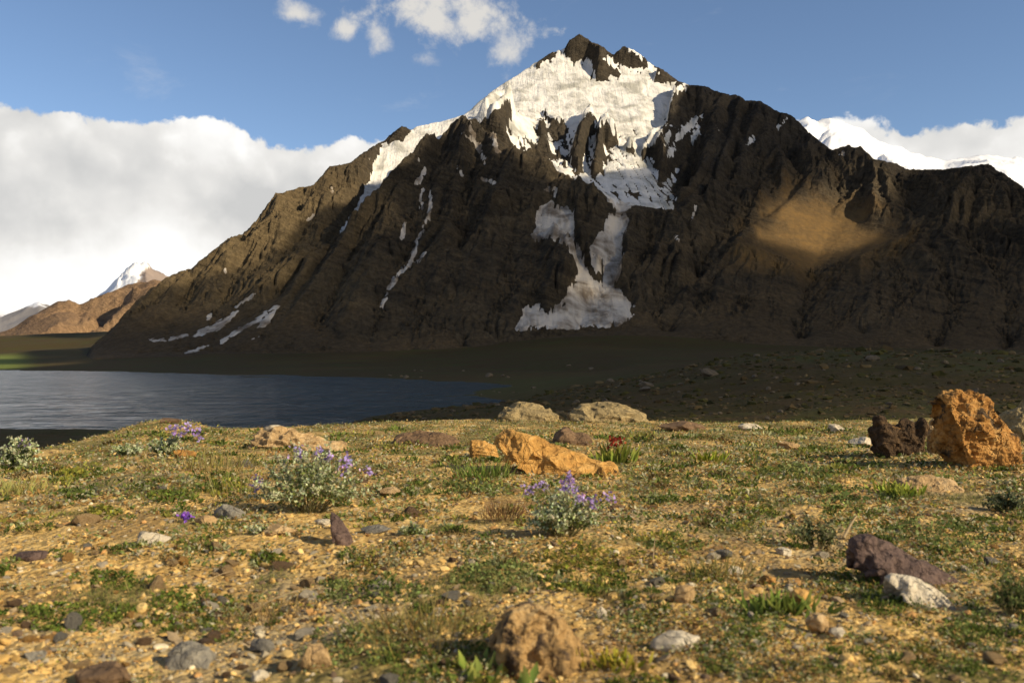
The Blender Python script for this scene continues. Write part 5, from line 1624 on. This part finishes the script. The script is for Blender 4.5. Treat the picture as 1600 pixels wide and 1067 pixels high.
# ------------------------------------------------------------------ dry twigs
for lb, p0, p1, arch, wd in (('curved dry stem lying on the lower left gravel', (385, 962), (505, 926), 14, 2.6), ('thin pale stem on the left gravel', (318, 914), (345, 902), 3, 2.0),
                             ('pale dry stem left of the shadowed tan stone', (1020, 880), (1034, 842), 12, 2.0), ('brown leaning stick behind the purple brown slab', (1318, 842), (1356, 804), 2, 5.0),
                             ('curled white dry stem left of the second shrub', (748, 748), (752, 770), 10, 4.0), ('bent white dry stem beside the curled one', (762, 762), (776, 782), 8, 4.0)):
    ax, ay, az = [float(q) for q in on_ground(*p0)]
    s = ay / FPX
    bx = (p1[0] - p0[0]) * s
    hz = (p0[1] - p1[1]) * s
    t = np.linspace(0, 1, 9)[:, None]
    path = np.array([[0, 0, 0.004]]) * (1 - t) + np.array([[bx, 0.12, hz * 0.75]]) * t + np.array([[0, 0, arch * s]]) * np.sin(np.pi * t)
    v, f = tube_path(path, wd * s * 0.5, 6)
    o = raw_mesh('twig', v, f, M_leaf, None, True, None, np.broadcast_to(np.array((0.40, 0.30, 0.17)), (len(v), 3)))
    o.location = (ax, ay, az)
    thing(o, lb, 'twig')

# ------------------------------------------------------------------ stones and tussocks on the shaded hill
def hill_at(px, py):
    """walk along the sight line until it meets the hillside"""
    u = (px - CX) / FPX
    c_ = (u - MU0) / (MU1 - MU0) * (MNU - 1)
    Ys = np.exp(np.linspace(math.log(40), math.log(2200), 700))
    zz = bilin(mh, np.log(Ys / MYA) / math.log(MYB / MYA) * (MNV - 1), np.full(700, c_))
    hit = np.nonzero(zz >= ZC + (HY - py) / FPX * Ys)[0]
    return None if len(hit) == 0 else (u * Ys[hit[0]], Ys[hit[0]], zz[hit[0]])


hp = {}
g = np.random.default_rng(55)
cnt = 0
NAMED = [(1010, 604, 26, 'broad dark boulder on the left shoulder of the shaded hill'), (1110, 588, 28, 'long flat boulder high on the shaded hill'), (1520, 617, 24, 'grey stone on the shaded hill above the orange boulder'),
         (1200, 655, 12, 'pale stone low on the shaded hill'), (655, 640, 20, 'black stone on the dark shore terrace'), (727, 636, 14, 'small black stone further along the shore terrace')]
spots = [(a, b, c_, l) for a, b, c_, l in NAMED]
while len(spots) < 150:
    py = 552 + 104 * g.uniform() ** 0.8; px = g.uniform(600, 1640)
    spots.append((px, py, 4 + 4.5 * g.exponential(), None))
for px, py, wp, lb in spots:
    hit = hill_at(px, py)
    if hit is None: continue
    X, Y, Z = hit
    if Z < 0.4 or Y > 1300: continue
    vi = int(g.integers(len(VAR)))
    if vi not in hp:
        m0 = raw_mesh('hill_stone', VAR[vi][0], VAR[vi][1], M_hillrock, None, False); hp[vi] = m0.data; o = m0
    else:
        o = bpy.data.objects.new('hill_stone', hp[vi]); COL.objects.link(o)
    sz = min(wp, 30) * Y / FPX / 2
    o.scale = (sz, sz * g.uniform(0.6, 1), sz * g.uniform(0.4, 0.7)); o.rotation_euler = (0, g.normal(0, 0.2), g.uniform(0, 6.28)); o.location = (X, Y, Z + sz * 0.15)
    thing(o, lb or 'small dark stone scattered on the shaded slope beyond the meadow', 'stone', 'small dark stones on the shaded slope' if lb is None else None)

n = 6000
Ys = np.exp(g.uniform(math.log(45), math.log(420), n)); U = g.uniform(-0.15, 0.62, n)
zz = bilin(mh, np.log(Ys / MYA) / math.log(MYB / MYA) * (MNV - 1), (U - MU0) / (MU1 - MU0) * (MNU - 1))
ok = zz > 0.6
Ys, U, zz = Ys[ok], U[ok], zz[ok]; n = len(Ys)
s = (1.4 + 1.8 * g.exponential(size=n)) * Ys / FPX
shp = np.stack([ICO[1][0] * (1 + 0.25 * g.normal(size=(len(ICO[1][0]), 1))) for i in range(12)])
v = shp[g.integers(12, size=n)] * np.stack([s, s, s * g.uniform(0.3, 0.8, n)], 1)[:, None, :]
v = np.einsum('nij,nkj->nki', rand_rot(n, g, 0.1), v) + np.stack([U * Ys, Ys, zz], 1)[:, None, :]
pal = np.array([(0.055, 0.048, 0.012), (0.075, 0.050, 0.020), (0.040, 0.036, 0.010), (0.11, 0.078, 0.036)])
o = merged('tussocks', v, ICO[1][1], pal[g.integers(4, size=n)] * g.uniform(0.7, 1.3, (n, 1)), tint_material('tussock', 0.95, 0.0, 3.0, 0.4), False)
o['kind'] = 'stuff'; o['label'] = 'dark grass tussocks over the shaded hill'
